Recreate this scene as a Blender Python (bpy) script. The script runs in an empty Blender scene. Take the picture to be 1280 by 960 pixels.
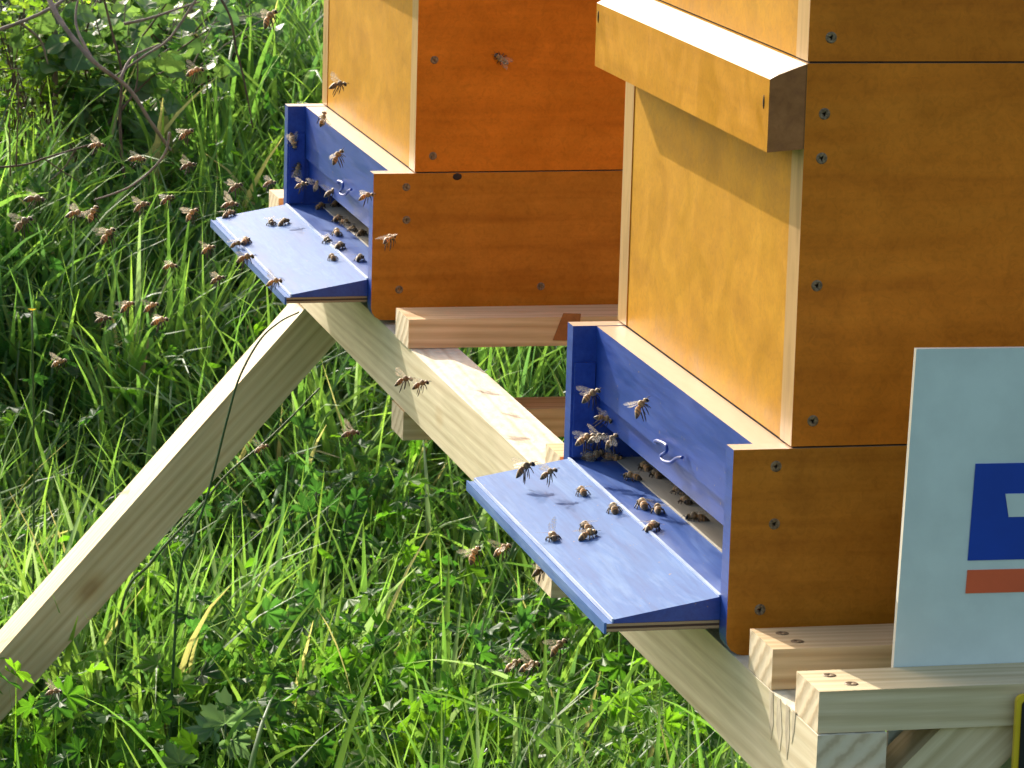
import bpy, bmesh, math, random
import numpy as np
from mathutils import Vector, Matrix, Euler

random.seed(7)
rng = np.random.default_rng(11)
R = math.radians
scene = bpy.context.scene
col = scene.collection

# ------------------------------------------------------------------ camera
F_PX = 4933.04
CAM = Vector((-0.65112, -2.13979, 0.61897))
CAM_E = Euler((1.367556, -0.027937, -0.231708), 'XYZ')
cd = bpy.data.cameras.new('camera')
cd.sensor_width = 36.0
cd.lens = 36.0 * F_PX / 1280.0
cd.clip_start = 0.05
cd.clip_end = 2000.0
cd.dof.use_dof = True
cd.dof.focus_distance = 2.65
cd.dof.aperture_fstop = 85.0
cam = bpy.data.objects.new('camera', cd)
cam.location = CAM
cam.rotation_euler = CAM_E
col.objects.link(cam)
scene.camera = cam
CR = CAM_E.to_matrix()

# ------------------------------------------------------------------ light
SUN = Vector((-1.0, 3.9, 2.07)).normalized()          # towards the sun
world = bpy.data.worlds.new('World')
scene.world = world
world.use_nodes = True
nt = world.node_tree
sky = nt.nodes.new('ShaderNodeTexSky')
sky.sky_type = 'NISHITA'
sky.sun_disc = False
sky.sun_elevation = math.asin(SUN.z)
sky.sun_rotation = math.atan2(SUN.x, SUN.y)
sky.air_density = 1.0
sky.dust_density = 4.0
sky.ozone_density = 0.3
nt.links.new(sky.outputs[0], nt.nodes['Background'].inputs[0])
nt.nodes['Background'].inputs[1].default_value = 0.15
sd = bpy.data.lights.new('sun', 'SUN')
sd.energy = 3.3
sd.angle = R(0.5)
sd.color = (1.0, 0.95, 0.86)
sun = bpy.data.objects.new('sun', sd)
sun.rotation_euler = SUN.to_track_quat('Z', 'Y').to_euler()
sun.location = (-2, 6, 5)
col.objects.link(sun)

scene.view_settings.view_transform = 'Standard'
scene.view_settings.look = 'None'
scene.view_settings.exposure = 0.96
scene.view_settings.gamma = 1.0
scene.cycles.use_denoising = True
scene.cycles.max_bounces = 8
scene.cycles.transparent_max_bounces = 8

# ------------------------------------------------------------------ helpers
def ray(u, v):
    return (CR @ Vector(((u - 640) / F_PX, -(v - 480) / F_PX, -1.0)))

def at(u, v, ax, val):
    """point of the world on the plane (axis = value) that the photograph shows at pixel u, v"""
    r = ray(u, v)
    s = (val - CAM[ax]) / r[ax]
    return CAM + r * s

def tag(o, label=None, cat=None, group=None, kind=None):
    if label: o['label'] = label
    if cat: o['category'] = cat
    if group: o['group'] = group
    if kind: o['kind'] = kind
    return o

def empty(name, loc=(0, 0, 0), rot=(0, 0, 0)):
    o = bpy.data.objects.new(name, None)
    o.location = loc
    o.rotation_euler = rot
    o.empty_display_size = 0.02
    col.objects.link(o)
    return o

def link(name, me, parent=None, loc=None, rot=None):
    o = bpy.data.objects.new(name, me)
    col.objects.link(o)
    if parent: o.parent = parent
    if loc is not None: o.location = loc
    if rot is not None: o.rotation_euler = rot
    return o

def mesh_from(name, verts, faces, mats, midx=None, smooth=False):
    me = bpy.data.meshes.new(name)
    me.from_pydata([tuple(v) for v in verts], [], faces)
    for m in mats: me.materials.append(m)
    if midx is not None: me.polygons.foreach_set('material_index', midx)
    if smooth: me.polygons.foreach_set('use_smooth', [True] * len(me.polygons))
    me.update()
    return me

def bm_done(name, bm, mats, bevel=0.0, smooth=False, seg=2):
    if bevel > 0:
        es = [e for e in bm.edges if len(e.link_faces) == 2 and e.calc_face_angle(0) > R(20)]
        bmesh.ops.bevel(bm, geom=es, offset=bevel, segments=seg, profile=0.6, affect='EDGES', clamp_overlap=True)
    bmesh.ops.recalc_face_normals(bm, faces=bm.faces)
    me = bpy.data.meshes.new(name)
    bm.to_mesh(me)
    bm.free()
    for m in mats: me.materials.append(m)
    if smooth:
        me.polygons.foreach_set('use_smooth', [True] * len(me.polygons))
    return me

def bm_box(bm, x0, x1, y0, y1, z0, z1, mi=0):
    vs = [bm.verts.new(p) for p in [(x0,y0,z0),(x1,y0,z0),(x1,y1,z0),(x0,y1,z0),(x0,y0,z1),(x1,y0,z1),(x1,y1,z1),(x0,y1,z1)]]
    fs = []
    for idx in [(0,3,2,1),(4,5,6,7),(0,1,5,4),(1,2,6,5),(2,3,7,6),(3,0,4,7)]:
        f = bm.faces.new([vs[i] for i in idx]); f.material_index = mi; fs.append(f)
    return fs   # bottom, top, -y, +x, +y, -x

def bm_prism(bm, pts, axis, a, b, mi=0):
    """extrude polygon pts (2-D) along axis from a to b"""
    def P(p, t):
        if axis == 1: return (p[0], t, p[1])
        if axis == 0: return (t, p[0], p[1])
        return (p[0], p[1], t)
    A = [bm.verts.new(P(p, a)) for p in pts]
    B = [bm.verts.new(P(p, b)) for p in pts]
    fs = [bm.faces.new(A), bm.faces.new(B[::-1])]
    n = len(pts)
    for i in range(n):
        fs.append(bm.faces.new([A[i], B[i], B[(i+1) % n], A[(i+1) % n]]))
    for f in fs: f.material_index = mi
    return fs   # cap a, cap b, sides in order

def tube_mesh(name, pts, radii, mat, sides=8, extra=None):
    V, Fc = [], []
    pts = [Vector(p) for p in pts]
    n = len(pts)
    up = Vector((0.13, 0.21, 1)).normalized()
    for i, p in enumerate(pts):
        t = (pts[min(i+1, n-1)] - pts[max(i-1, 0)]).normalized()
        a = t.cross(up)
        if a.length < 0.05: a = t.cross(Vector((1, 0, 0)))
        a.normalize(); b = t.cross(a)
        for k in range(sides):
            th = 2 * math.pi * k / sides
            V.append(p + (a * math.cos(th) + b * math.sin(th)) * radii[i])
    for i in range(n - 1):
        for k in range(sides):
            k2 = (k + 1) % sides
            Fc.append((i*sides+k, i*sides+k2, (i+1)*sides+k2, (i+1)*sides+k))
    Fc.append(tuple(range(sides))[::-1]); Fc.append(tuple((n-1)*sides + k for k in range(sides)))
    return V, Fc

def spline(pts, n):
    """Catmull-Rom through pts"""
    pts = [Vector(p) for p in pts]
    P = [pts[0] * 2 - pts[1]] + pts + [pts[-1] * 2 - pts[-2]]
    out = []
    for i in range(1, len(P) - 2):
        for k in range(n):
            t = k / n
            a, b, c, d = P[i-1], P[i], P[i+1], P[i+2]
            out.append(0.5 * ((2*b) + (c-a)*t + (2*a-5*b+4*c-d)*t*t + (-a+3*b-3*c+d)*t**3))
    out.append(pts[-1])
    return out

# ------------------------------------------------------------------ materials
def new_mat(name):
    m = bpy.data.materials.new(name)
    m.use_nodes = True
    t = m.node_tree
    return m, t, t.nodes['Principled BSDF']

def ramp(t, stops, src=None):
    r = t.nodes.new('ShaderNodeValToRGB')
    el = r.color_ramp.elements
    while len(el) < len(stops): el.new(0.5)
    for e, (p, c) in zip(el, stops):
        e.position = p
        e.color = (*c, 1)
    if src: t.links.new(src, r.inputs[0])
    return r

def coords(t, scale, rnd=True):
    tc = t.nodes.new('ShaderNodeTexCoord')
    mp = t.nodes.new('ShaderNodeMapping')
    mp.inputs['Scale'].default_value = scale
    t.links.new(tc.outputs['Object'], mp.inputs['Vector'])
    if rnd:
        oi = t.nodes.new('ShaderNodeObjectInfo')
        mu = t.nodes.new('ShaderNodeMath'); mu.operation = 'MULTIPLY'; mu.inputs[1].default_value = 17.0
        t.links.new(oi.outputs['Random'], mu.inputs[0])
        t.links.new(mu.outputs[0], mp.inputs['Location'])
    return mp.outputs[0]

def noise(t, vec, scale=1, detail=4, rough=0.55, dist=0.0):
    n = t.nodes.new('ShaderNodeTexNoise')
    n.inputs['Scale'].default_value = scale
    n.inputs['Detail'].default_value = detail
    n.inputs['Roughness'].default_value = rough
    n.inputs['Distortion'].default_value = dist
    t.links.new(vec, n.inputs['Vector'])
    return n.outputs['Fac']

def mix(t, fac, a, b, mode='MIX'):
    m = t.nodes.new('ShaderNodeMix'); m.data_type = 'RGBA'; m.blend_type = mode
    if isinstance(fac, (int, float)): m.inputs[0].default_value = fac
    else: t.links.new(fac, m.inputs[0])
    for s, v in ((6, a), (7, b)):
        if isinstance(v, tuple): m.inputs[s].default_value = (*v, 1)
        else: t.links.new(v, m.inputs[s])
    return m.outputs[2]

def bump(t, b, h, strength=0.3, dist=0.001):
    n = t.nodes.new('ShaderNodeBump')
    n.inputs['Strength'].default_value = strength
    n.inputs['Distance'].default_value = dist
    t.links.new(h, n.inputs['Height'])
    t.links.new(n.outputs[0], b.inputs['Normal'])

def varnished(name, c0, c1, c2, grain, rough=0.38, coat=0.35):
    m, t, b = new_mat(name)
    v1 = coords(t, grain)
    n1 = noise(t, v1, 1, 5, 0.6, 0.4)
    v2 = coords(t, (22, 22, 22))
    n2 = noise(t, v2, 1, 6, 0.65, 0.8)
    r1 = ramp(t, [(0.25, c0), (0.5, c1), (0.8, c2)], n1)
    r2 = ramp(t, [(0.3, (0.82, 0.80, 0.76)), (0.7, (1.1, 1.1, 1.1))], n2)
    v3 = coords(t, (190, 190, 190))
    n3 = noise(t, v3, 1, 4, 0.7, 1.2)
    r3 = ramp(t, [(0.28, (0.80, 0.78, 0.72)), (0.55, (1.04, 1.04, 1.04))], n3)
    c = mix(t, 1.0, r1.outputs[0], r2.outputs[0], 'MULTIPLY')
    c = mix(t, 0.75, c, r3.outputs[0], 'MULTIPLY')
    t.links.new(c, b.inputs['Base Color'])
    b.inputs['Roughness'].default_value = rough
    b.inputs['Coat Weight'].default_value = coat
    b.inputs['Specular IOR Level'].default_value = 0.15
    b.inputs['Coat Roughness'].default_value = 0.22
    rr = ramp(t, [(0.3, (rough-.06,)*3), (0.7, (rough+.12,)*3)], n2)
    t.links.new(rr.outputs[0], b.inputs['Roughness'])
    bump(t, b, n1, 0.12, 0.0006)
    return m

M = {}
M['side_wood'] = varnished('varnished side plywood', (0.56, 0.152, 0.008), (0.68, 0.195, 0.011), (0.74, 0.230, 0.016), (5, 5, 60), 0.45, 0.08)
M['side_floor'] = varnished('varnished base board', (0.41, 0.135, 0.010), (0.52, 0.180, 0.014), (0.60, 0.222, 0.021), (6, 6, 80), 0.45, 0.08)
M['front_wood'] = varnished('varnished front board', (0.46, 0.205, 0.006), (0.57, 0.268, 0.009), (0.63, 0.315, 0.014), (14, 14, 26), 0.50, 0.05)
M['bar_end'] = varnished('dark handle end grain', (0.26, 0.10, 0.035), (0.36, 0.145, 0.045), (0.44, 0.18, 0.06), (90, 90, 90), 0.5, 0.1)
M['bar_wood'] = varnished('varnished handle strip', (0.46, 0.19, 0.007), (0.56, 0.24, 0.010), (0.64, 0.29, 0.016), (60, 5, 60), 0.38, 0.15)

def pine(name, c0, c1, c2, rough=0.62, rings=26.0, bstr=0.25, end=False, fine=(9, 240, 240), speck=0.0):
    """sawn softwood; long axis of the piece is its local X"""
    m, t, b = new_mat(name)
    if end:
        v = coords(t, (1, 1, 1))
        w = t.nodes.new('ShaderNodeTexWave'); w.wave_type = 'RINGS'; w.rings_direction = 'X'; v = [l for l in t.nodes if l.type == 'MAPPING'][0].outputs[0]
        w.inputs['Scale'].default_value = 30; w.inputs['Distortion'].default_value = 1.6
        w.inputs['Detail'].default_value = 2; w.inputs['Detail Scale'].default_value = 6
        t.links.new(v, w.inputs['Vector'])
        r = ramp(t, [(0.1, c2), (0.75, c1), (1.0, tuple(.5*p+.5*q for p, q in zip(c0, c1)))], w.outputs['Fac'])
        t.links.new(r.outputs[0], b.inputs['Base Color'])
        b.inputs['Roughness'].default_value = 0.75
        bump(t, b, w.outputs['Fac'], 0.3, 0.0008)
        return m
    v = coords(t, (1.4, 42, 42))
    w = t.nodes.new('ShaderNodeTexWave'); w.wave_type = 'BANDS'; w.bands_direction = 'DIAGONAL'
    w.inputs['Scale'].default_value = 0.9; w.inputs['Distortion'].default_value = 3.2
    w.inputs['Detail'].default_value = 3; w.inputs['Detail Scale'].default_value = 0.8
    t.links.new(v, w.inputs['Vector'])
    v2 = coords(t, fine)
    n2 = noise(t, v2, 1, 4, 0.6, 0.2)
    v3 = coords(t, (7, 12, 12))
    n3 = noise(t, v3, 1, 3, 0.5, 0.3)
    r = ramp(t, [(0.0, c1), (0.5, c2), (0.9, c1), (1.0, tuple(.55*p+.45*q for p, q in zip(c0, c1)))], w.outputs['Fac'])
    r2 = ramp(t, [(0.3, (0.86, 0.84, 0.79)), (0.62, (1.04, 1.04, 1.04))], n2)
    r3 = ramp(t, [(0.35, (0.82, 0.84, 0.76)), (0.65, (1.06, 1.05, 1.04))], n3)
    c = mix(t, 1.0, r.outputs[0], r2.outputs[0], 'MULTIPLY')
    c = mix(t, 0.8, c, r3.outputs[0], 'MULTIPLY')
    # the odd knot
    v4 = coords(t, (16, 30, 30))
    vo = t.nodes.new('ShaderNodeTexVoronoi'); vo.inputs['Scale'].default_value = 0.42
    t.links.new(v4, vo.inputs['Vector'])
    rk = ramp(t, [(0.05, (0.6, 0.46, 0.32)), (0.10, (0.85, 0.76, 0.64)), (0.17, (1, 1, 1))], vo.outputs['Distance'])
    c = mix(t, 0.8, c, rk.outputs[0], 'MULTIPLY')
    t.links.new(c, b.inputs['Base Color'])
    b.inputs['Roughness'].default_value = rough
    b.inputs['Specular IOR Level'].default_value = 0.3
    bump(t, b, n2, bstr, 0.0012)
    return m

M['pine'] = pine('sawn pine', (0.52, 0.32, 0.15), (0.66, 0.45, 0.24), (0.73, 0.53, 0.30))
M['pine_pale'] = pine('pale green treated pine', (0.60, 0.49, 0.31), (0.74, 0.63, 0.43), (0.81, 0.71, 0.51))
M['pine_green'] = pine('olive treated pine', (0.54, 0.41, 0.22), (0.67, 0.53, 0.31), (0.75, 0.61, 0.38))
M['pine_rough'] = pine('rough sawn pine', (0.58, 0.50, 0.34), (0.74, 0.68, 0.52), (0.80, 0.75, 0.60), 0.8, bstr=1.0, fine=(90, 160, 160))
M['pine_leg'] = pine('pine leg timber', (0.56, 0.38, 0.19), (0.72, 0.54, 0.31), (0.79, 0.62, 0.38), fine=(5, 180, 180))
M['pine_end'] = pine('pine end grain', (0.40, 0.28, 0.15), (0.68, 0.54, 0.34), (0.74, 0.61, 0.41), end=True)

m, t, b = new_mat('raw planed wood')
n = noise(t, coords(t, (40, 4, 40)), 1, 5, 0.6, 0.5)
t.links.new(ramp(t, [(0.3, (0.44, 0.29, 0.16)), (0.7, (0.58, 0.40, 0.24))], n).outputs[0], b.inputs['Base Color'])
b.inputs['Roughness'].default_value = 0.5
b.inputs['Coat Weight'].default_value = 0.12
b.inputs['Coat Roughness'].default_value = 0.2
bump(t, b, n, 0.1, 0.0006)
M['raw'] = m

m, t, b = new_mat('grey edge wood')
n = noise(t, coords(t, (60, 60, 9)), 1, 6, 0.65, 1.0)
t.links.new(ramp(t, [(0.3, (0.34, 0.19, 0.07)), (0.5, (0.50, 0.30, 0.12)), (0.75, (0.60, 0.38, 0.17))], n).outputs[0], b.inputs['Base Color'])
b.inputs['Roughness'].default_value = 0.4
bump(t, b, n, 0.15, 0.0006)
M['edge'] = m

def blue_paint(name, c0, c1, c2, streak, rough, spec=0.5):
    m, t, b = new_mat(name)
    b.inputs['Specular IOR Level'].default_value = spec
    n1 = noise(t, coords(t, streak), 1, 6, 0.68, 0.5)
    n2 = noise(t, coords(t, (30, 30, 30)), 1, 4, 0.6, 0.8)
    c = ramp(t, [(0.25, c0), (0.5, c1), (0.78, c2)], n1).outputs[0]
    c = mix(t, 0.8, c, ramp(t, [(0.3, (0.84, 0.86, 0.92)), (0.7, (1.08, 1.06, 1.02))], n2).outputs[0], 'MULTIPLY')
    n5 = noise(t, coords(t, (streak[0] * 5, streak[1] * 2.2, streak[2] * 5)), 1, 4, 0.6, 0.3)
    c = mix(t, 0.7, c, ramp(t, [(0.32, (0.66, 0.70, 0.78)), (0.55, (1.05, 1.04, 1.03))], n5).outputs[0], 'MULTIPLY')
    n6 = noise(t, coords(t, (260, 260, 260)), 1, 2, 0.5, 0.0)
    c = mix(t, ramp(t, [(0.735, (0, 0, 0)), (0.76, (1, 1, 1))], n6).outputs[0], c, (0.32, 0.22, 0.10))
    t.links.new(c, b.inputs['Base Color'])
    rr = ramp(t, [(0.3, (rough - .05,) * 3), (0.7, (rough + .14,) * 3)], n1)
    t.links.new(rr.outputs[0], b.inputs['Roughness'])
    bump(t, b, n1, 0.22, 0.0007)
    return m
M['blue'] = blue_paint('blue paint', (0.012, 0.044, 0.25), (0.018, 0.062, 0.32), (0.030, 0.090, 0.38), (70, 8, 70), 0.36)
M['blue_board'] = blue_paint('weathered blue paint', (0.018, 0.080, 0.27), (0.048, 0.140, 0.37), (0.20, 0.31, 0.50), (60, 7, 60), 0.62, 0.28)
M['edge_highlight'] = blue_paint('painted pale edge highlight', (0.30, 0.40, 0.62), (0.55, 0.64, 0.80), (0.70, 0.76, 0.85), (60, 8, 60), 0.32)  # pale tone stands in for the bright highlight along the board edges
M['blue_inner'] = blue_paint('blue floor paint', (0.018, 0.068, 0.28), (0.028, 0.092, 0.34), (0.07, 0.16, 0.42), (60, 8, 60), 0.4)

m, t, b = new_mat('plywood layers')
v = coords(t, (1, 1, 1), False)
w = t.nodes.new('ShaderNodeTexWave'); w.bands_direction = 'Z'; w.inputs['Scale'].default_value = 100.0
w.inputs['Distortion'].default_value = 0.4
t.links.new(v, w.inputs['Vector'])
t.links.new(ramp(t, [(0.35, (0.05, 0.022, 0.01)), (0.6, (0.36, 0.25, 0.13))], w.outputs['Fac']).outputs[0], b.inputs['Base Color'])
b.inputs['Roughness'].default_value = 0.7
M['ply'] = m

m, t, b = new_mat('dark seam')
b.inputs['Base Color'].default_value = (0.03, 0.014, 0.006, 1); b.inputs['Roughness'].default_value = 0.8
M['seam'] = m
m, t, b = new_mat('screw metal')
n = noise(t, coords(t, (600, 600, 600)), 1, 3)
t.links.new(ramp(t, [(0.35, (0.10, 0.055, 0.02)), (0.65, (0.30, 0.20, 0.10))], n).outputs[0], b.inputs['Base Color'])
b.inputs['Metallic'].default_value = 0.1; b.inputs['Roughness'].default_value = 0.5
M['screw'] = m
m, t, b = new_mat('mesh metal')
v = coords(t, (1, 1, 1), False)
ch = t.nodes.new('ShaderNodeTexVoronoi'); ch.inputs['Scale'].default_value = 330; ch.inputs['Randomness'].default_value = 0.0
t.links.new(v, ch.inputs['Vector'])
t.links.new(ramp(t, [(0.40, (0.03, 0.025, 0.02)), (0.55, (0.62, 0.56, 0.46))], ch.outputs['Distance']).outputs[0], b.inputs['Base Color'])
b.inputs['Roughness'].default_value = 0.5
M['mesh'] = m
m, t, b = new_mat('pale hive floor')
n = noise(t, coords(t, (60, 8, 60)), 1, 5, 0.6, 0.5)
t.links.new(ramp(t, [(0.3, (0.42, 0.36, 0.26)), (0.7, (0.60, 0.54, 0.42))], n).outputs[0], b.inputs['Base Color'])
b.inputs['Roughness'].default_value = 0.6
M['pale_floor'] = m

def sheet(name, c, rough=0.35, var=0.04):
    m, t, b = new_mat(name)
    n = noise(t, coords(t, (25, 25, 25)), 1, 5, 0.6)
    lo = tuple(max(0, x * (1 - var * 2)) for x in c); hi = tuple(x * (1 + var) for x in c)
    t.links.new(ramp(t, [(0.35, lo), (0.65, hi)], n).outputs[0], b.inputs['Base Color'])
    b.inputs['Roughness'].default_value = rough
    return m
M['sign'] = sheet('pale blue sign sheet', (0.62, 0.71, 0.64), 0.45)
M['sign_edge'] = sheet('cream sheet edge', (0.85, 0.78, 0.62), 0.5)
M['print_blue'] = sheet('blue print', (0.006, 0.05, 0.36), 0.35)
M['print_red'] = sheet('red print', (0.72, 0.12, 0.04), 0.4)
M['yellow'] = sheet('yellow rim', (0.72, 0.50, 0.02), 0.35)
M['black'] = sheet('black sheet', (0.012, 0.011, 0.012), 0.4)

def leafy(name, trans=0.5, gloss=0.25, rough=0.35, attr=True, base=(0.06, 0.16, 0.02), tint=(0.95, 1.0, 0.55)):
    m, t, b = new_mat(name)
    if attr:
        a = t.nodes.new('ShaderNodeAttribute'); a.attribute_name = 'tint'
        c = a.outputs['Color']
    else:
        n = noise(t, coords(t, (40, 40, 40)), 1, 4)
        c = ramp(t, [(0.3, tuple(x * .75 for x in base)), (0.7, tuple(x * 1.2 for x in base))], n).outputs[0]
    t.links.new(c, b.inputs['Base Color'])
    b.inputs['Roughness'].default_value = rough
    b.inputs['Specular IOR Level'].default_value = gloss
    tr = t.nodes.new('ShaderNodeBsdfTranslucent')
    tc = mix(t, 1.0, c, tint, 'MULTIPLY')
    br = t.nodes.new('ShaderNodeMix'); br.data_type = 'RGBA'; br.blend_type = 'ADD'; br.inputs[0].default_value = 1.0
    t.links.new(tc, br.inputs[6]); t.links.new(tc, br.inputs[7])
    t.links.new(br.outputs[2], tr.inputs['Color'])
    ms = t.nodes.new('ShaderNodeMixShader'); ms.inputs[0].default_value = trans
    t.links.new(b.outputs[0], ms.inputs[1]); t.links.new(tr.outputs[0], ms.inputs[2])
    t.links.new(ms.outputs[0], t.nodes['Material Output'].inputs['Surface'])
    return m
M['grass'] = leafy('grass blades', 0.5, 0.25, 0.45)
M['leaf'] = leafy('leaf blades', 0.5, 0.22, 0.5)
M['ivy'] = leafy('glossy shrub leaves', 0.4, 0.45, 0.4)

def bark(name, c0, c1):
    m, t, b = new_mat(name)
    n = noise(t, coords(t, (60, 60, 60)), 1, 5, 0.65)
    t.links.new(ramp(t, [(0.3, c0), (0.7, c1)], n).outputs[0], b.inputs['Base Color'])
    b.inputs['Roughness'].default_value = 0.8
    bump(t, b, n, 0.4, 0.002)
    return m
M['bark'] = bark('grey bark', (0.12, 0.09, 0.065), (0.30, 0.24, 0.18))
M['stem'] = bark('brown stem', (0.06, 0.035, 0.02), (0.16, 0.10, 0.06))
M['soil'] = bark('soil', (0.020, 0.016, 0.010), (0.05, 0.042, 0.022))

# ------------------------------------------------------------------ ground
def gz(x, y):
    y = np.asarray(y, float); x = np.asarray(x, float)
    s = np.clip((y - 1.7) / 1.6, 0, 1)
    bank = 0.42 * s * s * (3 - 2 * s) + 0.10 * np.clip(y - 3.3, 0, 5)
    return -0.58 + bank + 0.015 * np.sin(x * 5.1 + 1) * np.sin(y * 4.3) + 0.010 * np.sin(x * 13 + y * 9)

def build_ground():
    a = np.concatenate([-np.geomspace(800, 3.2, 22), np.linspace(-3, 5, 81), np.geomspace(5.3, 800, 22)])
    bb = np.concatenate([-np.geomspace(800, 2.2, 20), np.linspace(-2, 8, 101), np.geomspace(8.3, 800, 22)])
    X, Y = np.meshgrid(a, bb)
    Z = gz(X, Y)
    V = np.stack([X, Y, Z], -1).reshape(-1, 3)
    nx = len(a); Fc = []
    for j in range(len(bb) - 1):
        for i in range(nx - 1):
            k = j * nx + i
            Fc.append((k, k + 1, k + nx + 1, k + nx))
    o = link('ground', mesh_from('ground', V, Fc, [M['ground']], smooth=True))
    tag(o, 'dark soil and thatch under the long meadow grass', 'ground', kind='structure')
m, t, b = new_mat('meadow ground')
n = noise(t, coords(t, (9, 9, 9), False), 1, 8, 0.7)
t.links.new(ramp(t, [(0.3, (0.016, 0.034, 0.008)), (0.55, (0.035, 0.075, 0.014)), (0.75, (0.06, 0.085, 0.024))], n).outputs[0], b.inputs['Base Color'])
b.inputs['Roughness'].default_value = 1.0
b.inputs['Specular IOR Level'].default_value = 0.05
bump(t, b, n, 0.8, 0.02)
M['ground'] = m
build_ground()

# ------------------------------------------------------------------ hives
W, HF, P_, B_ = 0.3954, 0.1237, 0.0164, 0.03474
TH = 0.01474
HB = 0.225
DEPTH = 0.50

def screw_mesh():
    V, Fc = [], []
    n = 14
    prof = [(0.0034, -0.0006), (0.0034, 0.0001), (0.0028, 0.0004), (0.0013, 0.0003), (0.0009, -0.0001)]
    for r, h in prof:
        for k in range(n):
            rr = r
            if r < 0.0015: rr = r * (1.45 if (k // 2) % 2 else 0.7)
            th = 2 * math.pi * k / n
            V.append((rr * math.cos(th), -h, rr * math.sin(th)))
    for i in range(len(prof) - 1):
        for k in range(n):
            k2 = (k + 1) % n
            Fc.append((i*n+k, i*n+k2, (i+1)*n+k2, (i+1)*n+k))
    Fc.append(tuple((len(prof)-1)*n + k for k in range(n)))
    return mesh_from('screw', V, Fc, [M['screw']], smooth=False)
SCREW = screw_mesh()

def screw_top():
    me = SCREW.copy(); me.transform(Matrix.Rotation(R(-90), 4, 'X')); return me
SCREW_TOP = screw_top()

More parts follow.
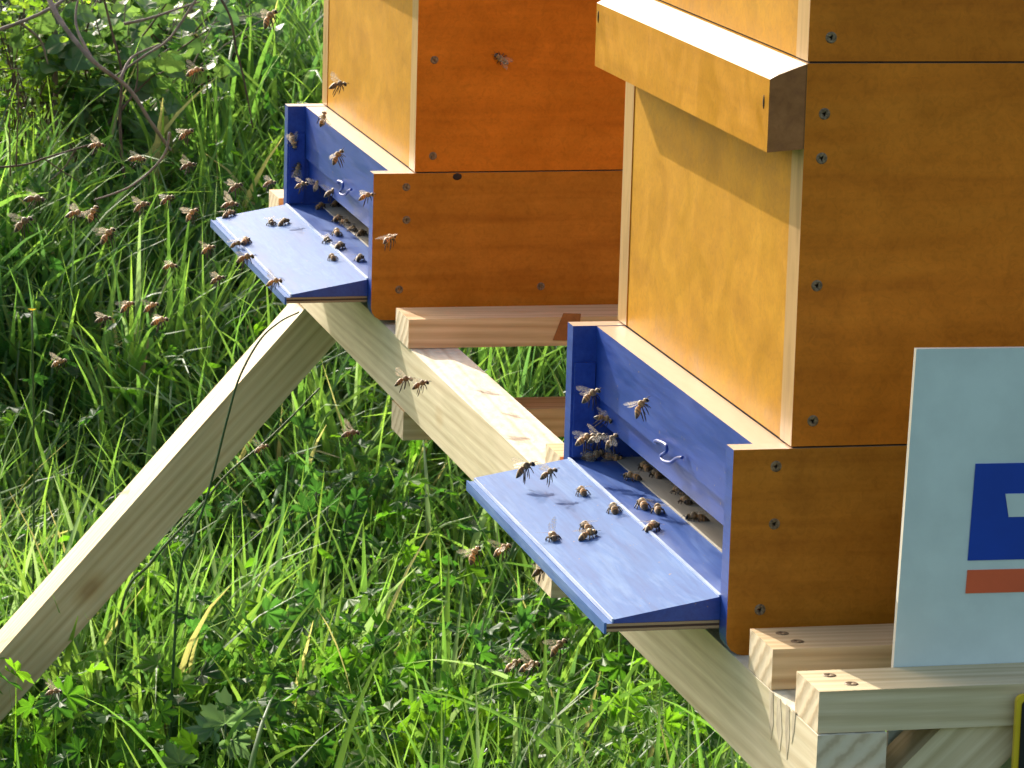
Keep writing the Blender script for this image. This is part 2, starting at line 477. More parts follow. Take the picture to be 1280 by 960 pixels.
def make_hive(root, screws, big):
    D = DEPTH
    # floor: two side panels, their front ends painted blue
    for far in (0, 1):
        y0, y1 = (0.0, TH) if not far else (W - TH, W)
        bm = bmesh.new()
        r = 0.011
        pts = [(D, 0.0), (D, HF), (0.0, HF)]
        arc = [(r - r * math.cos(a), r - r * math.sin(a)) for a in [0, .4, .8, 1.2, math.pi/2]]
        pts += [(x, z) for x, z in arc]
        fs = bm_prism(bm, pts, 1, y0, y1)
        for f in fs[3 + 1:]:        # front edge faces and rounding
            f.material_index = 1
        fs[2 + 1].material_index = 2   # top
        for f in fs: pass
        inner = fs[1] if not far else fs[0]
        inner.material_index = 1
        # fix the order: sides 0=(D,0)-(D,HF) 1=(D,HF)-(0,HF) 2=(0,HF)-(0,r) ...
        fs[2].material_index = 0; fs[3].material_index = 2
        for f in fs[4:]: f.material_index = 1
        fs[-1].material_index = 0
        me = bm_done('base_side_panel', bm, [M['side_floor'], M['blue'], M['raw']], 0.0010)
        sp = link('base_side_panel', me, root)
        if not far:
            for (x, z) in screws[0]:
                link('screw', SCREW, sp, (x, -0.0001, z))
        # inner guide strip, painted
        bm = bmesh.new()
        ys = (TH, TH + 0.0028) if not far else (W - TH - 0.0028, W - TH)
        bm_box(bm, 0.0016, P_ - 0.0006, ys[0], ys[1], 0.034, 0.0988)
        link('guide_strip', bm_done('guide_strip', bm, [M['blue']], 0.0007), root)
    # front panel, blue face, raw wood top
    bm = bmesh.new()
    fs = bm_box(bm, P_, B_ + 0.001, TH, W - TH, 0.076, HF - 0.0004)
    fs[1].material_index = 1
    link('base_front_panel', bm_done('base_front_panel', bm, [M['blue'], M['raw']], 0.0012), root)
    bm = bmesh.new()
    bm_box(bm, P_ + 0.0035, P_ + 0.014, TH, W - TH, 0.0585, 0.0757)
    link('entrance_strip', bm_done('entrance_strip', bm, [M['blue']], 0.0006), root)
    bm = bmesh.new()     # base back panel
    bm_box(bm, D - 0.018, D, TH, W - TH, 0.0, HF - 0.0004)
    link('base_back_panel', bm_done('base_back_panel', bm, [M['side_floor']], 0.001), root)
    # inner floor: blue strip, then pale boards, then woven metal
    bm = bmesh.new()
    bm_box(bm, 0.0006, 0.031, TH, W - TH, 0.012, 0.0318)
    link('entrance_floor', bm_done('entrance_floor', bm, [M['blue_inner']], 0.0006), root)
    bm = bmesh.new()
    bm_box(bm, 0.0312, 0.052, TH, W - TH, 0.012, 0.0326)
    link('pale_floor_strip', bm_done('pale_floor_strip', bm, [M['pale_floor']], 0.0004), root)
    bm = bmesh.new()
    bm_box(bm, 0.0522, D - 0.018, TH, W - TH, 0.029, 0.0312)
    # a row of fine upright teeth just inside the slot
    k = 0
    y = TH + 0.004
    while y < 0.26:
        bm_box(bm, 0.0525, 0.0532, y, y + 0.0011, 0.0312, 0.041)
        y += 0.0030
    bm_box(bm, 0.0524, 0.0534, TH, 0.26, 0.0412, 0.0425)
    link('floor_mesh', bm_done('floor_mesh', bm, [M['mesh']]), root)
    # landing board: wedge over a plywood sheet
    bm = bmesh.new()
    fs = bm_prism(bm, [(-0.0002, 0.0184), (-0.0002, 0.0323), (-0.0645, 0.0207), (-0.0645, 0.0184)], 1, TH - 0.001, W - TH + 0.001)
    fs[0].material_index = 1; fs[1].material_index = 1; fs[2 + 3].material_index = 1
    lb = link('landing_board', bm_done('landing_board', bm, [M['blue_board'], M['blue'], M['blue_board']], 0.0007), root)
    bm = bmesh.new()
    fs = bm_box(bm, -0.0690, -0.0004, TH - 0.001, W - TH + 0.001, 0.0132, 0.0182)
    for f in fs: f.material_index = 0
    fs[5].material_index = 1; fs[1].material_index = 1
    bm_box(bm, -0.0705, -0.0690, TH - 0.0012, W - TH + 0.0012, 0.0122, 0.0188, 1)
    link('plywood_layer', bm_done('plywood_layer', bm, [M['ply'], M['blue_board']], 0.0003), lb)
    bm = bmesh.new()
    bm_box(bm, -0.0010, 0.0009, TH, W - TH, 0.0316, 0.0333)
    link('joint_lip', bm_done('joint_lip', bm, [M['edge_highlight']], 0.0005), lb)  # highlight along the joint, put into the lip's colour
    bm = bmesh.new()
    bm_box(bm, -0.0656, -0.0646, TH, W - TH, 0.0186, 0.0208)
    link('tip_edge', bm_done('tip_edge', bm, [M['edge_highlight']], 0.0004), lb)  # added strip, coloured pale as the highlight on the tip
    # bent blue wire hook on the front panel
    pts = [(0.0158, 0.2249, 0.0785), (0.0124, 0.2062, 0.0831), (0.0124, 0.1875, 0.0847), (0.0124, 0.1851, 0.0811), (0.0124, 0.1976, 0.0752), (0.0124, 0.1916, 0.0735), (0.0124, 0.1751, 0.0762), (0.0124, 0.1610, 0.0820), (0.0124, 0.1486, 0.0853)]
    pts = spline([(x, y, z) for x, y, z in pts], 5)
    V, Fc = tube_mesh('hook', pts, [0.0011] * len(pts), None, 8)
    link('wire_hook', mesh_from('wire_hook', V, Fc, [M['blue']], smooth=True), root)
    # boxes
    nb = 2 if big else 2
    for lev in range(nb):
        z0 = HF + 0.0012 + lev * HB
        z1 = HF + (lev + 1) * HB
        ys = 0.0224
        for far in (0, 1):
            bm = bmesh.new()
            a, c = (0.0, ys) if not far else (W - ys, W)
            fs = bm_box(bm, B_, D, a, c, z0, z1)
            fs[5].material_index = 1
            fs[1].material_index = 2
            nm = 'box_side_board'
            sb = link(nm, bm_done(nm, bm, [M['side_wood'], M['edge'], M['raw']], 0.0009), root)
            if not far:
                for (x, z) in screws[1 + lev]:
                    link('screw', SCREW, sb, (x, -0.0001, z))
        bm = bmesh.new()
        bm_box(bm, B_ + 0.0006, B_ + 0.021, ys, W - ys, z0, z1)
        link('box_front_board', bm_done('box_front_board', bm, [M['front_wood']], 0.0004), root)
        bm = bmesh.new()
        bm_box(bm, D - 0.0206, D - 0.0006, ys, W - ys, z0, z1)
        link('box_back_board', bm_done('box_back_board', bm, [M['front_wood']], 0.0004), root)
        # handle strip with a bevelled, pale top
        bm = bmesh.new()
        hb = z1 - HF - HB + 0.0
        zt = z1 - 0.0004
        h = 0.0219
        e0, e1 = 0.0006, W - 0.0006
        pts = [(B_ - 0.0002, zt - 0.0490), (B_ - 0.0002, zt), (B_ - 0.0170, zt - 0.0062), (B_ - h, zt - 0.0088), (B_ - h, zt - 0.0508)]
        fs = bm_prism(bm, pts, 1, e0, e1)
        fs[3].material_index = 1; fs[4].material_index = 1; fs[0].material_index = 2; fs[1].material_index = 2
        hb_ = link('handle_bar', bm_done('handle_bar', bm, [M['bar_wood'], M['raw'], M['bar_end']], 0.0008), root)
        for (y, dz) in ((0.3895, -0.0175), (0.0105, -0.0230)):
            bm = bmesh.new()
            bmesh.ops.create_icosphere(bm, subdivisions=2, radius=0.5, matrix=Matrix.Translation((B_ - h, y, zt + dz)) @ Matrix.Diagonal((0.0012, 0.0022, 0.0085, 1)))
            link('nail_hole', bm_done('nail_hole', bm, [M['seam']]), hb_)
    # shadow gaps between the stacked parts
    for lev in range(nb):
        z = HF + lev * HB
        bm = bmesh.new()
        bm_box(bm, B_ + 0.0016, D - 0.0016, 0.0016, W - 0.0016, z - 0.0002, z + 0.0014)
        link('box_joint', bm_done('box_joint', bm, [M['seam']]), root)
    bm = bmesh.new()
    zt = HF + nb * HB
    bm_box(bm, B_ - 0.03, D + 0.03, -0.03, W + 0.03, zt + 0.001, zt + 0.045)
    link('roof_lid', bm_done('roof_lid', bm, [M['mesh_lid']], 0.004), root)

m, t, b = new_mat('galvanised lid')
n = noise(t, coords(t, (30, 30, 30)), 1, 4)
t.links.new(ramp(t, [(0.3, (0.42, 0.43, 0.44)), (0.7, (0.55, 0.56, 0.57))], n).outputs[0], b.inputs['Base Color'])
b.inputs['Metallic'].default_value = 0.8; b.inputs['Roughness'].default_value = 0.45
M['mesh_lid'] = m

h1 = empty('beehive', (0, 0, 0))
tag(h1, 'near varnished wooden beehive with a handle bar, standing behind the pale blue sign board', 'beehive', 'beehives on the timber stand')
make_hive(h1, [[(0.0261, .1133), (0.0266, .0788), (0.0200, .0274), (.22, .10), (.22, .03)],
               [(0.0461, .3197), (0.0456, .2940), (0.0461, .2198), (0.0473, .1399)],
               [(0.0481, .3635), (.046, .45), (.046, .53)]], True)
h2 = empty('beehive', (-0.007206, 1.027302, 0.00415), (0.011331, -0.003138, 0.010847))
tag(h2, 'farther varnished wooden beehive at the far end of the stand, above the slanting leg', 'beehive', 'beehives on the timber stand')
make_hive(h2, [[(0.0279, .1122), (0.0286, .0846), (0.0237, .0258), (.1455, .0262)],
               [(0.0492, .2981), (0.0492, .2181), (0.0498, .1381)],
               [(.049, .40), (.049, .50)]], False)
H2M = Matrix.LocRotScale(h2.location, h2.rotation_euler, None)
H2I = H2M.inverted()

# knots and old plugs in the side of the far hive
bm = bmesh.new()
bmesh.ops.create_icosphere(bm, subdivisions=2, radius=0.5, matrix=Matrix.Translation((0.071, -0.0002, 0.1205)) @ Matrix.Diagonal((0.008, 0.0012, 0.006, 1)))
link('knot', bm_done('knot', bm, [M['seam']], smooth=True), [c for c in h2.children if c.name.startswith('base_side_panel')][0])

# ------------------------------------------------------------------ timber stand
def timber(name, L, a, b_, mat, mats_end=None, top=None, bev=0.0010, jitter=0.0):
    """centred box, long axis local X, section a (Y) by b_ (Z)"""
    bm = bmesh.new()
    fs = bm_box(bm, -L/2, L/2, -a/2, a/2, -b_/2, b_/2)
    fs[3].material_index = 1; fs[5].material_index = 1
    if top: fs[1].material_index = 2
    mats = [mat, M['pine_end']] + ([top] if top else [])
    return bm_done(name, bm, mats, bev)

stand = empty('timber_stand', (0, 0.7, -0.06))
tag(stand, 'low stand of pale sawn battens and beams, with slanting legs, that carries both hives', 'stand')
def part(name, me, loc, rot=(0, 0, 0)):
    o = link(name, me, stand)
    o.location = Vector(loc) - stand.location
    o.rotation_euler = rot
    return o
YB0, YB1 = -0.1625, 1.602
Lb = YB1 - YB0
fb = part('long_beam', timber('long_beam', Lb, 0.040, 0.0545, M['pine_pale'], top=M['pine_rough']), (0.025, (YB0+YB1)/2, -0.0274), (0, 0, R(90)))
rb = part('long_beam', timber('long_beam', Lb, 0.040, 0.0545, M['pine_pale'], top=M['pine_rough']), (0.44, (YB0+YB1)/2, -0.0274), (0, 0, R(90)))
def batten(y0, y1, z0, mat, x0=0.0055, x1=0.48):
    L = x1 - x0
    return part('cross_batten', timber('cross_batten', L, y1 - y0, 0.0238, mat), ((x0+x1)/2, (y0+y1)/2, z0 + 0.0121), (0, 0, 0))
b0 = batten(-0.1605, -0.1190, 0.0002, M['pine_green'])
b1 = batten(-0.0738, -0.0288, 0.0002, M['pine'])
b2 = batten(0.4225, 0.4640, 0.0002, M['pine'], 0.0045)
b3 = batten(0.9255, 0.9770, 0.0002, M['pine'], 0.0035)
b4 = batten(1.546, 1.600, 0.0002, M['pine'], 0.006)
batten(0.938, 0.985, -0.0788, M['pine'], 0.0035)
batten(0.432, 0.478, -0.0788, M['pine_pale'], 0.0035)
for bt, dx in ((b0, (0.0155, 0.0225)), (b1, (0.0155, 0.019))):
    for k in range(2):
        o = link('screw', SCREW_TOP, bt)
        Lh = (0.48 - 0.0055) / 2
        o.location = (-Lh + dx[k], (-0.008 if k else 0.010), 0.0120)
        o.scale = (1.15, 1.15, 1)
def leg(name, pts, y0, y1, mat):
    c = Vector((sum(p[0] for p in pts) / len(pts), (y0 + y1) / 2, sum(p[1] for p in pts) / len(pts)))
    d = Vector((pts[1][0] - pts[0][0], 0, pts[1][1] - pts[0][1])).normalized()
    ang = math.atan2(d.z, d.x)
    ca, sa = math.cos(-ang), math.sin(-ang)
    loc = [((p[0]-c.x)*ca - (p[1]-c.z)*sa, (p[0]-c.x)*sa + (p[1]-c.z)*ca) for p in pts]
    bm = bmesh.new()
    bm_prism(bm, loc, 1, y0 - c.y, y1 - c.y)
    o = part(name, bm_done(name, bm, [mat], 0.0010), c, (0, -ang, 0))
    return o
def slant(xt, zt, dx, dz, w, zb):
    """parallelogram from a level cut at zt to one at zb, direction (dx,dz), perpendicular width w to the right"""
    L = math.hypot(dx, dz); wx = w * L / abs(dz)
    k = (zb - zt) / dz
    return [(xt, zt), (xt + dx * k, zb), (xt + dx * k + wx, zb), (xt + wx, zt)]
dl = (-0.659, -0.752)
leg('stand_leg', slant(0.0116, -0.0556, *dl, 0.0440, -0.50), 1.415, 1.472, M['pine_leg'])
leg('stand_leg', slant(0.0050, -0.0556, *dl, 0.0440, -0.52), -0.158, -0.120, M['pine_leg'])
leg('stand_leg', [(0.474 - (p[0] - 0.0), p[1]) for p in slant(0.0116, -0.0556, *dl, 0.0440, -0.50)], 1.415, 1.472, M['pine_leg'])
leg('stand_leg', [(0.474 - (p[0] - 0.0), p[1]) for p in slant(0.0116, -0.0556, *dl, 0.0440, -0.52)], -0.158, -0.120, M['pine_leg'])
# near brace under the first batten, seen in front of the sign's lower edge
leg('brace', [(0.0790, -0.0004), (0.0456, -0.0340), (0.0456, -0.0530), (0.0850, -0.0530), (0.1400, -0.0004)], -0.156, -0.1235, M['pine_green'])
# lapped head of the leg on the beam's end
bm = bmesh.new()
bm_prism(bm, [(-0.020, -0.017), (0.0195, -0.017), (0.0195, 0.017), (0.004, 0.0185), (-0.020, 0.0172)], 1, -0.001, 0.001)
part('leg_head', bm_done('leg_head', bm, [M['pine_green']], 0.0005), (0.0252, YB0 - 0.0012, -0.0385))


bm = bmesh.new()
bm_prism(bm, [(0.1320, 0.0275), (0.1468, 0.0269), (0.1448, 0.0043), (0.1239, 0.0053)], 1, 0.9246, 0.9254)
for v_ in bm.verts: v_.co -= Vector(b2.location) + stand.location
link('bark_edge', bm_done('bark_edge', bm, [M['bar_end']], 0.0002), b2)

m, t, b = new_mat('grey smear')
n = noise(t, coords(t, (120, 120, 30)), 1, 5, 0.7)
t.links.new(ramp(t, [(0.35, (0.40, 0.33, 0.22)), (0.6, (0.70, 0.60, 0.41))], n).outputs[0], b.inputs['Base Color'])
b.inputs['Roughness'].default_value = 0.8
M['smear'] = m
bm = bmesh.new()
for poly in [[(-0.0722, 0.0001), (-0.0799, 0.0004), (-0.0824, -0.0172), (-0.0792, -0.0276), (-0.0746, -0.0172)], [(-0.0876, 0.0008), (-0.0937, 0.0007), (-0.0993, -0.0169), (-0.0965, -0.0295), (-0.0883, -0.0155)], [(-0.1044, 0.001), (-0.1104, 0.0009), (-0.113, -0.0175), (-0.1103, -0.03), (-0.1051, -0.0152)], [(-0.1164, 0.0012), (-0.1224, 0.0016), (-0.1211, -0.0104), (-0.1177, -0.0184)]]:
    bm_prism(bm, poly, 0, 0.0047, 0.0052)
for v_ in bm.verts: v_.co = Matrix.Rotation(R(-90), 3, 'Z') @ (v_.co - (Vector(fb.location) + stand.location))
link('dirt_smear', bm_done('dirt_smear', bm, [M['smear']]), fb)

# ------------------------------------------------------------------ signs
bm = bmesh.new()
sg = empty('sign_board', (0.0600, -0.1175, -0.045))
tag(sg, 'pale blue-white sign board with blue square and red bar, upright behind the front batten', 'sign')
A = R(1.55)
u = Vector((math.cos(A*0.3), 0, -math.sin(A*0.3))); w = Vector((math.sin(A) * 0.9, 0, math.cos(A)))
O = Vector((0.0605, -0.1175, -0.045)) - sg.location
def sp(a, c, d=0.0): return O + u * a + w * c + Vector((0, d, 0))
def sign_slab(name, poly, y0, y1, mats, parent, bev=0.0):
    bm = bmesh.new()
    Aq = [bm.verts.new(sp(p[0], p[1], y0)) for p in poly]
    Bq = [bm.verts.new(sp(p[0], p[1], y1)) for p in poly]
    fs = [bm.faces.new(Aq), bm.faces.new(Bq[::-1])]
    n = len(poly)
    for i in range(n):
        f = bm.faces.new([Aq[i], Bq[i], Bq[(i+1) % n], Aq[(i+1) % n]]); f.material_index = len(mats) - 1
    return link(name, bm_done(name, bm, mats, bev), parent)
SH = 0.2507
sign_slab('board_sheet', [(0, 0), (0.36, 0), (0.36, SH), (0, SH)], -0.0010, 0.0028, [M['sign'], M['sign_edge']], sg, 0.0004)
def spx(px, py):
    q = at(px, py, 1, -0.1188) - (sg.location + O)
    return (q.dot(u), q.dot(w))
a0 = spx(1213, 581); a1 = spx(1205, 702); r0 = spx(1205, 714); r1 = spx(1203, 743)
g0 = spx(1250.5, 619); g1 = spx(1255, 648)
LX = a0[0] - 0.0
lw = 0.095
sign_slab('printed_square', [(a1[0], a1[1]), (a1[0] + lw, a1[1]), (a1[0] + lw, a0[1]), (a0[0], a0[1])], -0.0016, -0.0010, [M['print_blue']], sg)
sign_slab('printed_letter', [(g1[0], g1[1]), (g1[0]+.018, g1[1]), (g1[0] + .018, g1[1] - .022), (g1[0] + .030, g1[1] - .022), (g1[0] + .030, g0[1]), (g0[0], g0[1])], -0.0021, -0.0016, [M['sign']], sg)
sign_slab('printed_bar', [(r1[0], r1[1]), (r1[0] + lw, r1[1]), (r1[0] + lw, r0[1]), (r0[0], r0[1])], -0.0016, -0.0010, [M['print_red']], sg)

ys = empty('edged_panel', (0.150, -0.168, -0.06))
tag(ys, 'black panel with yellow rim at the lower right corner, on the front batten', 'sign')
yl = at(1271, 869, 1, -0.168)
x0 = yl.x; z1 = yl.z
bm = bmesh.new()
x1_, z0_ = x0 + 0.10, z1 - 0.12
c = ys.location
def rr(bm, ax0, ax1, az0, az1, y0, y1, r, mi=0, flip=False):
    pts = []
    for cx_, cz_, s in ((ax1-r, az1-r, 0), (ax0+r, az1-r, 90), (ax0+r, az0+r, 180), (ax1-r, az0+r, 270)):
        for k in range(5):
            a = R(s + k * 22.5); pts.append((cx_ + r*math.cos(a) - c.x, cz_ + r*math.sin(a) - c.z))
    bm_prism(bm, pts, 1, y0 - c.y, y1 - c.y, mi)
rr(bm, x0, x1_, z0_, z1, -0.1685, -0.1655, 0.004)
link('panel_rim', bm_done('panel_rim', bm, [M['yellow']], 0.0003), ys)
bm = bmesh.new()
rr(bm, x0 + 0.0030, x1_ - 0.0030, z0_ + 0.003, z1 - 0.0030, -0.1695, -0.1686, 0.003)
link('panel_face', bm_done('panel_face', bm, [M['black']]), ys)
bm = bmesh.new()
bm_box(bm, x0 + 0.03 - c.x, x0 + 0.06 - c.x, -0.1654 - c.y, -0.1608 - c.y, 0.003 - c.z, 0.020 - c.z)
link('panel_bracket', bm_done('panel_bracket', bm, [M['black']], 0.0005), ys)
# ------------------------------------------------------------------ honey bees
def bee_mats():
    m, t, b = new_mat('bee body')
    tc = t.nodes.new('ShaderNodeTexCoord')
    sx = t.nodes.new('ShaderNodeSeparateXYZ'); t.links.new(tc.outputs['Object'], sx.inputs[0])
    mr = t.nodes.new('ShaderNodeMapRange'); mr.inputs[1].default_value = -0.0075; mr.inputs[2].default_value = 0.0062
    t.links.new(sx.outputs[0], mr.inputs[0])
    D = (0.035, 0.018, 0.008); O = (0.62, 0.29, 0.075); Bq = (0.16, 0.075, 0.03); T = (0.60, 0.36, 0.13); H = (0.09, 0.055, 0.03)
    r = ramp(t, [(0.0, D), (0.07, D), (0.10, Bq), (0.15, D), (0.185, O), (0.225, O), (0.25, D), (0.295, O), (0.345, O), (0.37, Bq),
                 (0.42, O), (0.48, O), (0.50, Bq), (0.53, T), (0.64, (0.20, 0.12, 0.05)), (0.80, T), (0.83, H), (1.0, H)], mr.outputs[0])
    n = noise(t, coords(t, (1500, 1500, 1500)), 1, 3)
    c = mix(t, 1.0, r.outputs[0], ramp(t, [(0.3, (0.6, 0.6, 0.6)), (0.7, (1.35, 1.3, 1.2))], n).outputs[0], 'MULTIPLY')
    oi = t.nodes.new('ShaderNodeObjectInfo')
    c = mix(t, 1.0, c, ramp(t, [(0.0, (0.30, 0.27, 0.24)), (0.45, (0.75, 0.70, 0.62)), (1.0, (1.2, 1.1, 1.0))], oi.outputs['Random']).outputs[0], 'MULTIPLY')
    t.links.new(c, b.inputs['Base Color'])
    b.inputs['Roughness'].default_value = 0.5
    b.inputs['Sheen Weight'].default_value = 0.8
    b.inputs['Sheen Tint'].default_value = (1.0, 0.85, 0.55, 1)
    bump(t, b, n, 0.6, 0.0004)
    M['bee'] = m
    m, t, b = new_mat('bee limb')
    b.inputs['Base Color'].default_value = (0.05, 0.026, 0.012, 1); b.inputs['Roughness'].default_value = 0.45
    M['bee_dark'] = m
    m, t, b = new_mat('bee eye')
    b.inputs['Base Color'].default_value = (0.012, 0.009, 0.008, 1); b.inputs['Roughness'].default_value = 0.2
    M['bee_eye'] = m
    m, t, b = new_mat('bee wing')
    v = t.nodes.new('ShaderNodeTexVoronoi'); v.feature = 'DISTANCE_TO_EDGE'; v.inputs['Scale'].default_value = 520
    tc = t.nodes.new('ShaderNodeTexCoord'); t.links.new(tc.outputs['Object'], v.inputs['Vector'])
    rv = ramp(t, [(0.02, (0.42, 0.42, 0.42)), (0.08, (0.13, 0.13, 0.13))], v.outputs['Distance'])
    b.inputs['Base Color'].default_value = (0.62, 0.55, 0.42, 1)
    b.inputs['Roughness'].default_value = 0.25
    t.links.new(rv.outputs[0], b.inputs['Alpha'])
    tr = t.nodes.new('ShaderNodeBsdfTranslucent'); tr.inputs[0].default_value = (0.62, 0.55, 0.42, 1)
    tp = t.nodes.new('ShaderNodeBsdfTransparent')
    m1 = t.nodes.new('ShaderNodeMixShader'); t.links.new(rv.outputs[0], m1.inputs[0])
    t.links.new(tp.outputs[0], m1.inputs[1]); t.links.new(tr.outputs[0], m1.inputs[2])
    m2 = t.nodes.new('ShaderNodeMixShader'); m2.inputs[0].default_value = 0.45
    t.links.new(b.outputs[0], m2.inputs[1]); t.links.new(m1.outputs[0], m2.inputs[2])
    t.links.new(m2.outputs[0], t.nodes['Material Output'].inputs['Surface'])
    M['bee_wing'] = m
bee_mats()

def bee_body(fly, droop, var):
    """one continuous body, head towards +X, origin at the middle of the thorax"""
    rr_ = random.Random(var)
    V, Fc, MI = [], [], []
    n = 14
    # x, half width, half height, centre z
    prof = [(-0.0076, .00015, .00015, -.0011), (-0.0070, .0008, .0007, -.0010), (-0.0060, .0014, .0013, -.0008), (-0.0048, .0019, .0018, -.0005),
            (-0.0036, .00205, .0020, -.0003), (-0.0026, .0019, .00185, -.0002), (-0.0017, .0013, .0012, -.0001), (-0.00135, .0007, .0007, 0),
            (-0.0010, .0011, .0011, .0001), (-0.0003, .0018, .0018, .0002), (0.0007, .0021, .0021, .0003), (0.0017, .0018, .0018, .0002),
            (0.0023, .0011, .0011, .0), (0.0026, .0007, .0007, -.0002), (0.0029, .0012, .0012, -.0004), (0.0035, .0018, .0016, -.0006),
            (0.0042, .0017, .0016, -.0008), (0.0048, .0010, .0012, -.0011), (0.0051, .0003, .0004, -.0013)]
    N = len(prof)
    for i, (x, a, h, z) in enumerate(prof):
        if x < -0.0015: z -= droop * (-(x + 0.0015)) ** 1.0
        for k in range(n):
            th = 2 * math.pi * k / n
            f = 1 + rr_.uniform(-.05, .05)
            V.append((x, a * math.cos(th) * f, z + h * math.sin(th) * f))
    for i in range(N - 1):
        for k in range(n):
            k2 = (k + 1) % n
            Fc.append((i*n+k, (i+1)*n+k, (i+1)*n+k2, i*n+k2)); MI.append(0)
    Fc.append(tuple(range(n))); MI.append(0)
    Fc.append(tuple((N-1)*n + k for k in range(n))[::-1]); MI.append(0)
    def add(v, f, mi):
        o = len(V); V.extend(v)
        for q in f: Fc.append(tuple(i + o for i in q)); MI.append(mi)
    for s in (-1, 1):       # eyes
        bm = bmesh.new()
        bmesh.ops.create_uvsphere(bm, u_segments=8, v_segments=6, radius=1.0, matrix=Matrix.Translation((0.0039, s * .00140, -.0006)) @ Matrix.Diagonal((.0008, .0006, .0011, 1)))
        add([tuple(q.co) for q in bm.verts], [[x.index for x in f.verts] for f in bm.faces], 2) if not bm.verts.index_update() else None
        bm.free()
        a = tube_mesh('', [(0.0048, s*.0004, -.0007), (0.0060, s*.0009, -.0002), (0.0068, s*.0016, -.0010 - .0004*s)], [.00013, .00011, .0001], None, 5)
        add(a[0], a[1], 1)
        for j, (x0, ang) in enumerate(((0.0014, 35), (0.0004, -5), (-0.0005, -45))):
            da = R(ang + rr_.uniform(-14, 14))
            L = 1.0 + 0.28 * j
            dx, dy = math.sin(da), math.cos(da)
            if fly:
                p = [(x0, s*.0010, -.0012), (x0 + dx*.0010*L, s*(.0010 + dy*.0014*L), -.0020), (x0 + dx*.0012*L - .001*j, s*(.0012 + dy*.0013*L), -.0036*L - rr_.uniform(0, .0006)),
                     (x0 + dx*.0010*L - .0018*j, s*(.0012 + dy*.0010*L), -.0050*L)]
            else:
                p = [(x0, s*.0010, -.0012), (x0 + dx*.0014*L, s*(.0010 + dy*.0018*L), -.0008), (x0 + dx*.0020*L, s*(.0010 + dy*.0024*L), -.0022), (x0 + dx*.0030*L, s*(.0010 + dy*.0028*L), -.0029)]
            a = tube_mesh('', p, [.00030, .00030, .00026 + (.00012 if j == 2 else 0), .00013], None, 6)
            add(a[0], a[1], 1)
    return mesh_from('bee_body', V, Fc, [M['bee'], M['bee_dark'], M['bee_eye']], MI, smooth=True)

def wing_mesh(s):
    """fore and hind wing hooked together, reaching along +Y*s, root at the origin"""
    fore = [(0.0004, 0), (0.0009, .0025), (0.0012, .0055), (0.0010, .0082), (0.0002, .0094), (-.0010, .0090), (-.0020, .0070), (-.0021, .0042), (-.0012, .0016), (-.0004, 0)]
    hind = [(-.0006, 0), (-.0020, .0020), (-.0024, .0040), (-.0024, .0060), (-.0032, .0064), (-.0042, .0052), (-.0040, .0030), (-.0026, .0008)]
    V, Fc = [], []
    for poly, z in ((fore, 0.0001), (hind, -0.00005)):
        o = len(V)
        for dz in (0.00003, -0.00003):
            for x, y in poly:
                V.append((x, s * y, z + dz - 12 * (y ** 2) * 0.35))
        n = len(poly)
        a = tuple(range(o, o + n)); b = tuple(range(o + n, o + 2 * n))
        if s > 0: Fc += [a, b[::-1]]
        else: Fc += [a[::-1], b]
        for i in range(n):
            Fc.append((a[i], a[(i+1) % n], b[(i+1) % n], b[i]))
    return mesh_from('bee_wing', V, Fc, [M['bee_wing']])
FLY = [bee_body(True, d, 10 + i) for i, d in enumerate((0.15, 0.05, 0.3))]
SIT = [bee_body(False, d, 20 + i) for i, d in enumerate((0.15, 0.35, 0.05))]
WING = {1: wing_mesh(1), -1: wing_mesh(-1)}
GROUPS = {'F': 'bees flying towards the hives', 'S': 'bees settled on the hives'}
bee_rng = random.Random(5)

def bee(pos, fwd, up, label, fly, spread=None, scale=1.0):
    scale = scale * (1.16 if fly else 1.24) * bee_rng.uniform(.88, 1.08)
    fwd = Vector(fwd).normalized()
    up = Vector(up)
    side = up.cross(fwd).normalized()
    up = fwd.cross(side)
    mat = Matrix((fwd, side, up)).transposed()
    o = empty('honey_bee', pos)
    o.rotation_euler = mat.to_euler()
    o.scale = (scale,) * 3
    tag(o, label, 'bee', GROUPS['F' if fly else 'S'])
    k = bee_rng.randrange(3)
    link('body', (FLY if fly else SIT)[k], o)
    if spread is None: spread = fly
    for s in (1, -1):
        w = link('wing', WING[s], o, (0.0009, s * 0.0009, 0.0016))
        if spread:
            w.rotation_euler = Euler((s * R(bee_rng.uniform(0, 65)), R(bee_rng.uniform(-30, 0)), s * R(bee_rng.uniform(15, 60))), 'XYZ')
        else:
            w.rotation_euler = Euler((s * R(8), R(2), s * R(bee_rng.uniform(62, 76))), 'XYZ')
    return o

def up_cam(a, k):
    ca, sa = math.cos(R(a)), math.sin(R(a))
    return CR @ Vector((ca, sa, -k))

def fly_bee(px, py, y, ang, k, label, scale=1.0):
    p = at(px, py, 1, y)
    f = up_cam(ang, k * .7)
    bee(p, f, Vector((bee_rng.uniform(-.3, .3), bee_rng.uniform(-.3, .3), 1)), label, True, None, scale)

